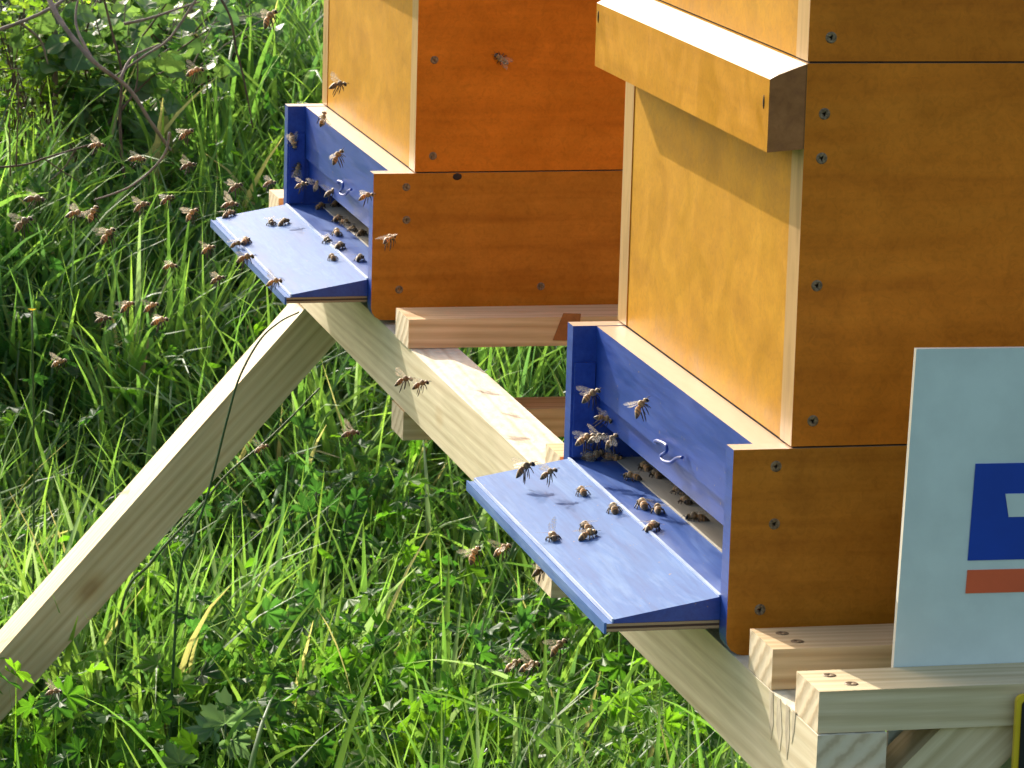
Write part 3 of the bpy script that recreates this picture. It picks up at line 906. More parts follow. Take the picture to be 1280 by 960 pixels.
PL = {}
def plane(name, inv, mtx, origin, normal):
    PL[name] = (mtx @ Vector(origin), (mtx.to_3x3() @ Vector(normal)).normalized())
I4 = Matrix.Identity(4)
ln = Vector((-0.0118, 0, 0.0641)).normalized()
for nm, mtx in (('1', I4), ('2', H2M)):
    plane('L' + nm, None, mtx, (0, 0, 0.0323), ln)
    plane('I' + nm, None, mtx, (0, 0, 0.0319), (0, 0, 1))
    plane('C' + nm, None, mtx, (0, W - TH - 0.0028, 0), (0, -1, 0))
    plane('P' + nm, None, mtx, (P_, 0, 0), (-1, 0, 0))
    plane('S' + nm, None, mtx, (0, 0, 0), (0, -1, 0))
    plane('K' + nm, None, mtx, (0, 0, HF), (0, 0, 1))
def hit(px, py, o, n):
    r = ray(px, py)
    return CAM + r * ((o - CAM).dot(n) / r.dot(n))
def sit_bee(px, py, surf, ang, label, spread=False, scale=1.0):
    o, n = PL[surf]
    o = o + n * 0.0033 * scale
    p = hit(px, py, o, n)
    q = hit(px + 6 * math.cos(R(ang)), py - 6 * math.sin(R(ang)), o, n)
    bee(p, q - p, n, label, False, spread, scale)

# flying bees: pixel x, y, depth, angle of the head, towards (-) or away (+) from the lens, label
for row in [
 (337, 20, .45, 50, .4, 'blurred bee flying highest of all, before the dark dry stems left of the far hive'),
 (245, 88, .9, 20, .3, 'bee flying alone before the bright grass right of the fallen grey branch'),
 (424, 105, 1.0, 10, .2, 'bee hovering before the upper front wall of the far hive'),
 (404, 147, 1.0, 75, .2, 'bee flying upright over the pale ledge of the far hive'),
 (233, 166, .8, 35, .4, 'orange bee flying just right of the tip of the thin grey branch'),
 (122, 181, .8, 5, .3, 'bee flying level among the twigs, left of the dark broad leaves'),
 (173, 198, 1.0, 0, .5, 'bee flying below the dark broad leaves, left of two bees one above the other'),
 (236, 206, 1.0, 15, .3, 'pale backed bee flying directly below the orange bee near the branch tip'),
 (422, 194, 1.02, 55, .3, 'bee with raised wings hovering before the blue front panel of the far hive'),
 (295, 233, 1.1, 30, .2, 'bee flying left of the small batten end behind the far landing board'),
 (338, 228, 1.35, 10, .3, 'bee flying right above the small batten end behind the far landing board'),
 (289, 255, 1.2, 5, .2, 'bee flying just above the far corner of the far landing board'),
 (210, 248, 1.0, 30, .3, 'bee flying at the tip of the broad bright grass blade'),
 (178, 256, .9, 20, .2, 'bee flying above the drooping bright grass blade'),
 (45, 248, .7, 0, .3, 'pale bee flying over the grass near the left edge, above the largest bee'),
 (30, 277, .32, 35, .2, 'largest flying bee near the left edge with legs hanging down'),
 (96, 266, .9, 0, .5, 'bee with pale wings below, flying left of a steeply climbing bee'),
 (116, 265, .8, 65, .3, 'steeply climbing bee with pale wings, right beside a smaller level bee'),
 (135, 292, .7, 50, .4, 'round looking orange bee climbing over the grass below the steep pair'),
 (240, 266, 1.1, 45, .3, 'bee climbing over the grass, halfway between bright blade and far landing board'),
 (308, 321, 1.0, 15, .1, 'large bee flying against the long front edge of the far landing board'),
 (261, 310, 1.1, 25, .2, 'bee flying over the grass just left of the far landing board'),
 (214, 332, 1.1, 5, .1, 'level bee flying alone over the grass, left of the far landing board'),
 (273, 348, 1.1, 20, .2, 'bee flying over the grass below the front edge of the far landing board'),
 (344, 351, .95, 10, .1, 'bee flying at the near corner of the far landing board'),
 (160, 381, .75, 30, .9, 'stout bee seen from behind, first of a cluster over the grass'),
 (190, 382, 1.0, 25, .2, 'small bee flying just above the bee with long spread wings'),
 (131, 398, .9, 10, .1, 'bee flying lowest left in the cluster over the open grass'),
 (201, 400, .7, 15, .2, 'bee with long wings spread to both sides over the open grass'),
 (75, 452, 1.1, 20, .2, 'wingless looking bee flying alone over the grass far left of the slanting leg'),
 (459, 244, .85, 15, .1, 'bee flying past the near front corner of the far hive base'),
 (487, 297, .80, 30, 1.6, 'bee seen from behind with long wings, before the side of the far hive base'),
 (506, 474, .70, 12, .1, 'left one of two bees flying before the long beam'),
 (527, 479, .68, 18, .1, 'right one of two bees flying before the long beam, legs hanging'),
 (440, 541, .80, 10, .1, 'bee flying over the grass right of the slanting leg, below the beam'),
 (328, 559, .90, 25, .3, 'orange bee flying at the lower edge of the slanting leg'),
 (593, 691, .45, 60, .6, 'bee with blurred wings flying left of the near landing board, leftmost of three'),
 (629, 685, .42, 30, .3, 'bee flying left of the near landing board, between two others'),
 (678, 712, .20, 18, .1, 'bee flying before the long front edge of the near landing board'),
 (643, 829, .35, 25, .3, 'left bee of a touching pair flying low over the grass'),
 (664, 831, .30, 15, .5, 'right bee of a touching pair flying low over the grass'),
 (699, 806, .30, 40, .3, 'bee flying low over the grass below the near corner of the blue landing board'),
 (69, 864, .65, 5, .1, 'bee flying lowest left, below the foot of the slanting leg'),
 (740, 492, .31, 35, .2, 'upper bee hovering before the far blue cheek of the near hive'),
 (801, 506, .20, 50, .3, 'bee with wings up, hovering before the blue front panel of the near hive'),
 (757, 523, .345, -20, .4, 'shaded bee flying below the upper bee at the far blue cheek of the near hive'),
 (733, 547, .335, 25, .3, 'left bee of three overlapping ones before the near hive entrance'),
 (748, 546, .325, 20, .3, 'middle bee of three overlapping ones before the near hive entrance'),
 (765, 549, .31, 50, .4, 'right bee of three overlapping ones before the near hive entrance'),
 (378, 230, 1.33, 15, .2, 'bee with pale spread wings in the shadow of the far hive cheek'),
 (397, 229, 1.36, 60, .3, 'dark bee in shadow right of the bee with pale spread wings'),
 (416, 239, 1.29, 20, .4, 'bee with white wings lit by sun above the crowd at the far entrance'),
 (657, 583, .33, 30, .1, 'bee flying over the far tip of the near landing board, left of another'),
 (687, 590, .30, 28, .1, 'bee flying over the far end of the near landing board, legs hanging'),
]:
    fly_bee(*row)

for row in [
 (367, 178, 'C2', -75, 'dark bee clinging high on the far blue cheek of the far hive'),
 (372, 211, 'C2', 75, 'dark bee clinging lower on the far blue cheek of the far hive'),
 (287, 266, 'L2', 20, 'bee standing at the outermost far corner of the far landing board'),
 (339, 277, 'L2', -55, 'bee standing on the far landing board with head down, left of a pair'),
 (355, 276, 'L2', 22, 'bee standing on the far landing board facing right, right of a pair'),
 (297, 304, 'L2', 5, 'bee crawling over the long front edge of the far landing board'),
 (307, 300, 'L2', 40, 'smaller looking bee just inside the front edge of the far landing board'),
 (401, 256, 'I2', 15, 'hardly visible bee in deep shadow at the far end of the far entrance'),
 (419, 254, 'I2', 25, 'bee on top of the crowd at the far entrance'),
 (423, 272, 'I2', 20, 'bee at the left of the crowd on the far entrance floor'),
 (432, 277, 'I2', -20, 'bee in the middle of the crowd on the far entrance floor'),
 (441, 285, 'I2', -25, 'bee in the crowd pressed to the far entrance slot'),
 (452, 290, 'I2', 20, 'bee of the far entrance crowd partly behind the near cheek'),
 (421, 289, 'I2', 110, 'bee facing away on the sunlit part of the far entrance floor'),
 (409, 299, 'L2', -30, 'bee walking head down along the joint of the far landing board'),
 (425, 306, 'I2', 22, 'bee walking right on the sunlit entrance floor, casting a long shadow'),
 (415, 320, 'L2', 145, 'pale bee lowest on the far landing board, near its joint'),
 (450, 321, 'I2', 30, 'bee beside the near cheek of the far hive, lowest on the entrance floor'),
 (626, 73, 'S2', 145, 'dark bee sitting on the side wall of the far hive'),
 (727, 612, 'L1', 140, 'bee walking up the near landing board, head to the upper left'),
 (767, 633, 'L1', 115, 'bee seen from behind beside the pale joint of the near landing board'),
 (732, 656, 'L1', 150, 'upper bee of the pair huddled in the middle of the near landing board'),
 (736, 666, 'L1', 20, 'lower bee of the pair huddled in the middle of the near landing board'),
 (803, 628, 'I1', 135, 'left bee of a group of three on the near entrance floor'),
 (816, 656, 'I1', 22, 'lowest bee of a group of three, over the joint of the near board'),
 (869, 645, 'I1', 175, 'dark bee at the edge of the pale entrance strip beside the near cheek'),
 (789, 594, 'I1', 170, 'brown bee in the cheek shadow on the near entrance floor'),
 (744, 568, 'C1', 20, 'black looking bee in deep shadow at the far end of the near entrance'),
 (768, 572, 'C1', -10, 'second black looking bee in deep shadow, right of the first'),
 (806, 582, 'I1', 150, 'bee half hidden in the slot of the near hive, leftmost of four'),
 (820, 591, 'I1', 150, 'bee half hidden in the slot of the near hive, second of four from left'),
 (848, 612, 'I1', -35, 'reddish bee half hidden in the slot of the near hive, third of four from left'),
 (857, 624, 'I1', -40, 'bee half hidden in the slot of the near hive, rightmost of four'),
]:
    sit_bee(*row)
sit_bee(691, 669, 'L1', -60, 'bee standing with both wings raised near the front edge of the near landing board', True)
sit_bee(822, 634, 'I1', 100, 'bee with one bright raised wing in the group of three on the near entrance floor', True)

# dark weathering marks on the landing boards are in the paint; small debris on them
# ------------------------------------------------------------------ vegetation
def tint_mesh(name, V, Fq, C, mat, smooth=True, tris=None):
    """V (n,3), Fq (m,4) quads, C (n,3) colour per vertex"""
    me = bpy.data.meshes.new(name)
    nv = len(V); nq = len(Fq)
    me.vertices.add(nv); me.vertices.foreach_set('co', np.asarray(V, np.float32).ravel())
    me.loops.add(nq * 4); me.loops.foreach_set('vertex_index', np.asarray(Fq, np.int32).ravel())
    me.polygons.add(nq)
    me.polygons.foreach_set('loop_start', np.arange(0, nq * 4, 4, dtype=np.int32))
    me.polygons.foreach_set('loop_total', np.full(nq, 4, np.int32))
    me.update(calc_edges=True)
    if smooth: me.polygons.foreach_set('use_smooth', np.ones(nq, bool))
    a = me.attributes.new('tint', 'FLOAT_COLOR', 'POINT')
    c4 = np.ones((nv, 4), np.float32); c4[:, :3] = C
    a.data.foreach_set('color', c4.ravel())
    me.materials.append(mat)
    me.validate()
    return me

def blades(base, L, w0, phi, th0, curv, colr, seg=6, twist=None, fold=0.22, power=2.2):
    """many grass blades at once. base (n,3); angles in radians; curv = total bend along the blade"""
    n = len(L)
    s = np.linspace(0, 1, seg + 1)
    th = th0[:, None] + curv[:, None] * s[None, :] ** 1.3
    ds = (L / seg)[:, None]
    dx = np.sin(th); dz = np.cos(th)
    rx = np.concatenate([np.zeros((n, 1)), np.cumsum(dx[:, :-1] * ds, 1)], 1)
    rz = np.concatenate([np.zeros((n, 1)), np.cumsum(dz[:, :-1] * ds, 1)], 1)
    ca, sa = np.cos(phi)[:, None], np.sin(phi)[:, None]
    cx = base[:, 0, None] + rx * ca; cy = base[:, 1, None] + rx * sa; cz = base[:, 2, None] + rz
    wid = w0[:, None] * np.maximum(0.04, (1 - s[None, :] ** power)) * (0.55 + 0.45 * np.minimum(1, s[None, :] * 4))
    if twist is None: twist = np.zeros(n)
    tw = twist[:, None] * s[None, :] + 0
    # across direction, rotated by twist about the blade's tangent
    ax = -sa * np.cos(tw) + ca * (-dz) * np.sin(tw) * -1
    ay = ca * np.cos(tw) + sa * (-dz) * np.sin(tw) * -1
    az = -dx * np.sin(tw)
    nx_ = -dz * ca; ny_ = -dz * sa; nz_ = dx
    V = np.zeros((n, seg + 1, 3, 3), np.float32)
    for j, sg_ in enumerate((-0.5, 0.0, 0.5)):
        f = fold if j == 1 else 0.0
        V[:, :, j, 0] = cx + ax * wid * sg_ + nx_ * wid * f
        V[:, :, j, 1] = cy + ay * wid * sg_ + ny_ * wid * f
        V[:, :, j, 2] = cz + az * wid * sg_ - nz_ * wid * f * -1
    idx = np.arange(n * (seg + 1) * 3).reshape(n, seg + 1, 3)
    q = []
    for j in (0, 1):
        q.append(np.stack([idx[:, :-1, j], idx[:, :-1, j+1], idx[:, 1:, j+1], idx[:, 1:, j]], -1).reshape(-1, 4))
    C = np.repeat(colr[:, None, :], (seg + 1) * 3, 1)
    # colour along the blade: darker towards the root, slightly yellow tip
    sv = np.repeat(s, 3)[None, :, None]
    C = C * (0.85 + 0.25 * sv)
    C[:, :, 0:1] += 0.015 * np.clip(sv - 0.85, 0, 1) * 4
    return V.reshape(-1, 3), np.concatenate(q), C.reshape(-1, 3)

def xrange(y, u0, u1):
    """x of the ground seen at the left and right pixel columns, for depth y"""
    out = []
    for u in (u0, u1):
        r = ray(u, 480)
        s = (y - CAM.y) / r.y
        out.append(CAM.x + r.x * s)
    return out

def scatter(n, y0, y1, u0=-160, u1=1060, m=0.22):
    ys_ = rng.uniform(y0, y1, n)
    xs = np.empty(n)
    for i, y in enumerate(ys_):
        a, b = xrange(y, u0, u1)
        xs[i] = rng.uniform(a - m, b + m)
    return xs, ys_

def project(x, y, z):
    P = np.stack([np.asarray(x) - CAM.x, np.asarray(y) - CAM.y, np.asarray(z) - CAM.z], 1) @ np.array(CR)
    return 640 + F_PX * P[:, 0] / -P[:, 2], 480 - F_PX * P[:, 1] / -P[:, 2]

def grass_colors(n, xs, ys_):
    pal = np.array([(0.088, 0.175, 0.040), (0.115, 0.205, 0.046), (0.150, 0.245, 0.050), (0.070, 0.145, 0.052), (0.150, 0.215, 0.115), (0.30, 0.27, 0.14)])
    k = rng.choice(6, n, p=[.28, .29, .19, .13, .09, .02])
    c = pal[k] * rng.uniform(0.95, 1.45, (n, 1))
    return c

def patch(x, y, s, o):
    return 0.5 + 0.5 * np.sin(x * s + o + 1.7 * np.sin(y * s * 0.7 + o)) * np.sin(y * s * 1.1 - o + 1.3 * np.sin(x * s * 0.6))

def make_grass():
    VV, QQ, CC = [], [], []
    off = 0
    def put(V, Q, C):
        nonlocal off
        VV.append(V); QQ.append(Q + off); CC.append(C); off += len(V)
    # tufts
    nt = 5200
    tx, ty = scatter(nt, 0.35, 3.9)
    keep = ~((ty > 2.9) & (tx < -0.05 + (ty - 2.9) * 0.2) & (rng.random(nt) < 0.5))
    pu, pv = project(tx, ty, gz(tx, ty))
    shr = (pv < 345 - 0.33 * pu) & (pu < 300)
    keep &= ~(shr & (rng.random(nt) < 0.95))
    keep &= ~((pu > 285) & (pv < 40) & (rng.random(nt) < 0.6))
    tx, ty = tx[keep], ty[keep]; nt = len(tx)
    per = rng.integers(6, 12, nt)
    n = per.sum()
    tid = np.repeat(np.arange(nt), per)
    r = np.abs(rng.normal(0, 0.014, n)); a = rng.uniform(0, 2 * np.pi, n)
    bx = tx[tid] + r * np.cos(a); by = ty[tid] + r * np.sin(a)
    bz = gz(bx, by) - 0.006
    hgt = 0.13 + 0.12 * patch(tx, ty, 3.3, 1.2) + rng.normal(0, 0.02, nt)
    hgt = np.where((tx < 0.0) & (ty > 0.8) & (ty < 1.42), np.minimum(hgt, .13), hgt)
    L = np.maximum(0.05, hgt[tid] * rng.uniform(0.55, 1.35, n))
    w0 = rng.uniform(0.0048, 0.0115, n) * np.where(rng.random(nt) < .25, 1.35, 1.0)[tid]
    lean = rng.uniform(0, 2 * np.pi, nt)
    phi = np.where(rng.random(n) < 0.45, lean[tid] + rng.normal(0, 0.6, n), a + rng.normal(0, 0.5, n))
    th0 = np.abs(rng.normal(0.26, 0.24, n))
    curv = np.abs(rng.normal(0.85, 0.75, n))
    c = grass_colors(n, bx, by) * (0.85 + 0.3 * rng.random(nt))[tid][:, None]
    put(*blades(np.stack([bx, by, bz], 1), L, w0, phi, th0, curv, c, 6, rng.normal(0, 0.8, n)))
    # fine undergrowth
    n = 26000
    bx, by = scatter(n, 0.3, 4.2)
    pu, pv = project(bx, by, gz(bx, by)); kk = ~((pv < 345 - 0.33 * pu) & (pu < 300) & (rng.random(n) < 0.7)); bx, by = bx[kk], by[kk]; n = len(bx)
    bz = gz(bx, by) - 0.004
    L = rng.uniform(0.04, 0.13, n)
    c = grass_colors(n, bx, by) * 0.8
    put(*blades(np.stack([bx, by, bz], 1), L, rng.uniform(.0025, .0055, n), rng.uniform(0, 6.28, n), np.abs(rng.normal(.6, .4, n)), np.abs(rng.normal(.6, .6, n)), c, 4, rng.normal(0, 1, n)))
    # long arching single blades
    n = 900
    bx, by = scatter(n, 0.45, 3.8)
    pu, pv = project(bx, by, gz(bx, by)); kk = ~((pv < 365 - 0.33 * pu) & (pu < 310)) & ~((pu < 200) & (by > 1.05) & (by < 1.45)); bx, by = bx[kk], by[kk]; n = len(bx)
    bz = gz(bx, by) - 0.004
    L = rng.uniform(0.22, 0.36, n)
    c = grass_colors(n, bx, by) * 1.1
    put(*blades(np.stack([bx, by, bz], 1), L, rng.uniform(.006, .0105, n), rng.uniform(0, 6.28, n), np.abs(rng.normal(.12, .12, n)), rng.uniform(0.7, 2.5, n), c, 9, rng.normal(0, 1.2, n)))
    # dead straw
    n = 260
    bx, by = scatter(n, 0.4, 3.9)
    bz = gz(bx, by)
    c = np.array([(0.30, 0.24, 0.12)]) * rng.uniform(.5, 1.1, (n, 1))
    put(*blades(np.stack([bx, by, bz], 1), rng.uniform(.08, .22, n), rng.uniform(.001, .0025, n), rng.uniform(0, 6.28, n), rng.uniform(.3, 1.5, n), rng.uniform(-.5, .8, n), c, 4))
    # the same meadow outside the picture, a little coarser
    n = 42000
    bx = rng.uniform(-2.6, 3.6, n); by = rng.uniform(-1.0, 6.5, n)
    r_ = rng.integers(0, 6000, n); bx = bx[r_] + rng.normal(0, .03, n); by = by[r_] + rng.normal(0, .03, n)
    pu, pv = project(bx, by, gz(bx, by))
    kk = ~((pu > -330) & (pu < 1230) & (by < 4.3) & (by > .3))
    bx, by = bx[kk], by[kk]; n = len(bx)
    c = grass_colors(n, bx, by) * .8
    put(*blades(np.stack([bx, by, gz(bx, by) - .005], 1), rng.uniform(.12, .34, n), rng.uniform(.006, .013, n), rng.uniform(0, 6.28, n), np.abs(rng.normal(.3, .25, n)), np.abs(rng.normal(.9, .7, n)), c, 4, rng.normal(0, .8, n)))
    V = np.concatenate(VV); Q = np.concatenate(QQ); C = np.concatenate(CC)
    # nothing grows through the hives or the stand
    q = V[Q].reshape(-1, 4, 3)
    bad = ((q[..., 0] > -0.075) & (q[..., 2] > -0.085) & (q[..., 1] > -0.3) & (q[..., 1] < 1.65) & (q[..., 0] < 0.6)).any(1)
    Q = Q[~bad]
    o = link('grass', tint_mesh('grass', V, Q, C, M['grass']))
    tag(o, 'long lush green meadow grass around and under the stand', 'grass', kind='stuff')
make_grass()

def lobed(nl=5, depth=0.55, width=1.0, sub=7):
    """palmate lobed leaf outline as (centre fan) points; unit size, petiole joint at the origin, tip to +X"""
    P = []
    span = R(250)
    tot = nl * sub
    for i in range(tot + 1):
        f = i / tot
        a = -span / 2 + span * f
        ph = (f * nl) % 1.0
        lobe = math.sin(math.pi * ph) ** 0.75
        mid = 1 - 0.35 * abs(f - .5) * 2
        tooth = 0.09 * math.sin(f * nl * 2 * math.pi * 3)
        r = mid * (1 - depth + depth * lobe) + tooth * lobe
        P.append((r * math.cos(a), r * math.sin(a) * width))
    return P

def heart(sub=22, point=0.25):
    P = []
    for i in range(sub + 1):
        a = -R(165) + R(330) * i / sub
        r = 0.62 + 0.38 * math.cos(a / 2) ** 2 + point * max(0, math.cos(a)) ** 8 + 0.03 * math.sin(a * 9)
        P.append((r * math.cos(a) * .8 + .1, r * math.sin(a) * .78))
    return P

def oval(sub=12, wd=0.36):
    P = []
    for i in range(sub + 1):
        f = i / sub
        a = -math.pi + 2 * math.pi * f
        P.append((0.5 + 0.5 * math.cos(a), wd * math.sin(a) * (0.8 + .2 * math.cos(a))))
    return P

def leaf_batch(outline, pos, size, d, nrm, colr, cup=0.18, wav=0.08):
    """leaves as fans of quads around a mid ring. pos joint, d = leaf direction, nrm = normal"""
    P = np.array(outline); k = len(P); n = len(pos)
    d = d / np.linalg.norm(d, axis=1, keepdims=True)
    nrm = nrm - (nrm * d).sum(1, keepdims=True) * d
    nrm /= np.linalg.norm(nrm, axis=1, keepdims=True)
    s = np.cross(nrm, d)
    rings = [0.02, 0.55, 1.0]
    V = np.zeros((n, 3, k, 3), np.float32)
    ph = rng.uniform(0, 6.28, n)
    for j, f in enumerate(rings):
        X = P[:, 0] * f; Y = P[:, 1] * f
        Z = -cup * (X[None, :] ** 2 + 0.3 * Y[None, :] ** 2) + 0.16 * np.abs(Y)[None, :] * f + wav * f * np.sin(np.arange(k)[None, :] * 1.1 + ph[:, None])
        V[:, j] = pos[:, None, :] + size[:, None, None] * (X[None, :, None] * d[:, None, :] + Y[None, :, None] * s[:, None, :] + Z[:, :, None] * nrm[:, None, :])
    idx = np.arange(n * 3 * k).reshape(n, 3, k)
    q = [np.stack([idx[:, j, :-1], idx[:, j, 1:], idx[:, j+1, 1:], idx[:, j+1, :-1]], -1).reshape(-1, 4) for j in (0, 1)]
    C = np.repeat(colr[:, None, :], 3 * k, 1).reshape(-1, 3)
    return V.reshape(-1, 3), np.concatenate(q), C

def rand_dirs(n, zmin=-.1, zmax=.6):
    a = rng.uniform(0, 2 * np.pi, n); z = rng.uniform(zmin, zmax, n)
    c = np.sqrt(1 - z * z)
    return np.stack([c * np.cos(a), c * np.sin(a), z], 1)

def tubes(paths, radii, sides=5):
    V, Q = [], []
    off = 0
    for pts, rd in zip(paths, radii):
        v, f = tube_mesh('', pts, rd, None, sides)
        V += [tuple(x) for x in v]
        Q += [tuple(i + off for i in q) for q in f]
        off += len(v)
    return V, Q

def make_cover():
    VV, QQ, CC = [], [], []
    off = 0
    for outline, n, smin, smax, pal, regions in (
        (lobed(5, .5), 1250, .012, .026, [(0.075, 0.19, 0.016), (0.12, 0.25, 0.018), (0.045, 0.13, 0.018)],
            [(1.1, 1.75, 420, 1000, .5), (1.3, 2.0, 60, 560, .2), (1.2, 1.6, -80, 420, .1), (1.8, 2.8, -80, 500, .2)]),
        (lobed(5, .42), 520, .013, .026, [(0.035, 0.10, 0.022), (0.05, 0.14, 0.03)],
            [(1.2, 2.0, 200, 720, .65), (2.2, 3.0, -120, 260, .35)]),
        (oval(), 450, .012, .024, [(0.10, 0.23, 0.018), (0.06, 0.16, 0.02)],
            [(1.1, 2.0, 300, 1000, .5), (1.6, 3.0, -120, 300, .5)]),
    ):
        for (y0, y1, u0, u1, fr) in regions:
            k = int(n * fr)
            # clumps
            nc = max(3, k // 14)
            cx, cy = scatter(nc, y0, y1, u0, u1, 0.02)
            ci = rng.integers(0, nc, k)
            x = cx[ci] + rng.normal(0, .035, k); y = cy[ci] + rng.normal(0, .035, k)
            h = rng.uniform(.05, .22, k)
            pos = np.stack([x, y, gz(x, y) + h], 1)
            d = rand_dirs(k, -.4, .3)
            nr = rand_dirs(k, .35, 1.0)
            c = np.array(pal)[rng.integers(0, len(pal), k)] * rng.uniform(.8, 1.25, (k, 1))
            V, Q, C = leaf_batch(outline, pos, rng.uniform(smin, smax, k), d, nr, c)
            VV.append(V); QQ.append(Q + off); CC.append(C); off += len(V)
            base = np.stack([cx[ci] + rng.normal(0, .01, k), cy[ci] + rng.normal(0, .01, k), gz(cx[ci], cy[ci])], 1)
            dv = pos - base
            Lp = np.linalg.norm(dv, axis=1)
            phi = np.arctan2(dv[:, 1], dv[:, 0]); th = np.arccos(np.clip(dv[:, 2] / Lp, -1, 1))
            V, Q, C = blades(base, Lp * 1.0, np.full(k, .0016), phi, th, np.zeros(k), c * .9, 3, power=9)
            VV.append(V); QQ.append(Q + off); CC.append(C); off += len(V)
    V = np.concatenate(VV); Q = np.concatenate(QQ); C = np.concatenate(CC)
    q = V[Q]
    bad = ((q[..., 0] > -0.075) & (q[..., 2] > -0.085) & (q[..., 1] > -0.3) & (q[..., 1] < 1.65) & (q[..., 0] < 0.6)).any(1)
    o = link('ground_cover', tint_mesh('ground_cover', V, Q[~bad], C, M['leaf']))
    tag(o, 'low creeping weeds with lobed and oval leaves growing through the grass', 'weeds', kind='stuff')
make_cover()

def shrub(name, label, cat, cx, cy, rx, ry, h, nstem, nleaf, outline, smin, smax, pal, stem_mat, z0=None, group=None, srad=.0022, spread=1.0, updir=(.2, 1.0)):
    base = Vector((cx, cy, float(gz(cx, cy))))
    o = empty(name, base)
    tag(o, label, cat, group)
    rs = random.Random(hash(name) % 1000 + int(cx * 100) + int(cy * 77))
    paths, rads, P = [], [], []
    for i in range(nstem):
        a = rs.uniform(0, 6.28); r = rs.random() ** .5
        bx, by = rs.uniform(-.5, .5) * rx, rs.uniform(-.5, .5) * ry
        ex, ey = math.cos(a) * r * rx * spread, math.sin(a) * r * ry * spread
        top = h * rs.uniform(.6, 1.05)
        pts = [(bx, by, -.03), (bx*.7 + ex*.3 + rs.uniform(-.02, .02), by*.7 + ey*.3, top * .45), (bx*.2 + ex*.8, by*.2 + ey*.8 + rs.uniform(-.02, .02), top * .85), (ex * 1.1, ey * 1.1, top * rs.uniform(.75, 1.05))]
        pts = spline(pts, 5)
        paths.append(pts); rads.append([srad * (1 - .7 * k / len(pts)) for k in range(len(pts))])
        P += pts[3:]
    V, Q = tubes(paths, rads)
    link('stems', mesh_from('stems', V, Q, [stem_mat], smooth=True), o)
    P = np.array([tuple(p) for p in P])
    k = rng.integers(0, len(P), nleaf)
    pos = P[k] + rng.normal(0, 0.022, (nleaf, 3)) * np.array([1.2, 1.2, .9])
    c = np.array(pal)[rng.integers(0, len(pal), nleaf)] * rng.uniform(.75, 1.25, (nleaf, 1))
    V, Q, C = leaf_batch(outline, pos, rng.uniform(smin, smax, nleaf), rand_dirs(nleaf, -.6, .4), rand_dirs(nleaf, *updir), c)
    link('foliage', tint_mesh('foliage', V, Q, C, M['ivy']), o)
    return o

DARK = [(0.075, 0.15, 0.055), (0.10, 0.18, 0.06), (0.14, 0.23, 0.07)]
LIME = [(0.24, 0.38, 0.035), (0.30, 0.44, 0.05), (0.17, 0.30, 0.03)]
OLIV = [(0.07, 0.13, 0.03), (0.10, 0.16, 0.03), (0.05, 0.09, 0.02)]
def px_ground(u, v):
    # where the photograph's pixel meets the rising ground
    r = ray(u, v); s = 2.0
    for _ in range(4000):
        p = CAM + r * s
        if p.z <= float(gz(p.x, p.y)): return p
        s += 0.004
    return p
p = px_ground(150, 300); shrub('broadleaf_shrub', 'dark green broad-leaved shrub behind the grass, crossed by the grey branch', 'shrub', p.x, p.y + .12, .15, .12, .27, 16, 430, heart(), .013, .027, DARK, M['stem'])
p = px_ground(255, 235); shrub('broadleaf_shrub', 'shaded broad-leaved shrub right of the grey branch, behind two bees', 'shrub', p.x, p.y + .15, .10, .12, .22, 12, 220, heart(), .014, .026, DARK, M['stem'])
p = px_ground(15, 275); shrub('bright_weed', 'bright lime green bushy weed at the left edge behind thin twigs', 'weed', p.x, p.y + .02, .12, .08, .32, 24, 1000, oval(10, .30), .008, .017, LIME, M['stem'], srad=.0015)
p = px_ground(20, 320); shrub('broadleaf_shrub', 'low leafy plant with glossy leaves at the left edge, below the twigs', 'shrub', p.x, p.y + .05, .14, .12, .10, 10, 150, heart(), .013, .024, DARK, M['stem'])
p = px_ground(190, 120); shrub('bright_weed', 'fine leaved olive green weed at the top left, above the dark shrub', 'weed', p.x, p.y + .35, .32, .16, .36, 44, 2000, oval(10, .26), .008, .017, LIME + OLIV, M['stem'], srad=.0014)
p = px_ground(60, 60); shrub('bright_weed', 'yellow green thicket in the top left corner', 'weed', p.x - .05, p.y + .35, .26, .2, .32, 36, 1300, oval(10, .28), .009, .019, LIME + OLIV, M['stem'], srad=.0014)
p = px_ground(330, 60); shrub('dry_bush', 'brown dry bush in deep shade left of the far hive top', 'shrub', p.x + .03, p.y + .3, .22, .2, .45, 70, 120, oval(10, .22), .008, .016, [(0.07, .05, .025), (.05, .06, .02)], M['stem'], srad=.0022)
p = px_ground(110, 210); shrub('bare_bramble', 'tangle of bare brown stems in front of the dark broad-leaved shrub', 'bramble', p.x, p.y - .02, .20, .05, .34, 22, 60, oval(8, .3), .006, .012, OLIV, M['bark'], srad=.0014, spread=1.4)
p = px_ground(20, 225); shrub('bare_bramble', 'thin bare upright stems at the left edge before the lime green weed', 'bramble', p.x, p.y - .02, .12, .04, .36, 14, 40, oval(8, .3), .006, .012, OLIV, M['stem'], srad=.0012, spread=1.2)
p = px_ground(235, 120); shrub('bare_bramble', 'tangle of thin grey twigs at the top, between branch and bright grass', 'bramble', p.x, p.y + .05, .22, .06, .34, 20, 60, oval(8, .3), .006, .012, OLIV, M['bark'], srad=.0013, spread=1.4)
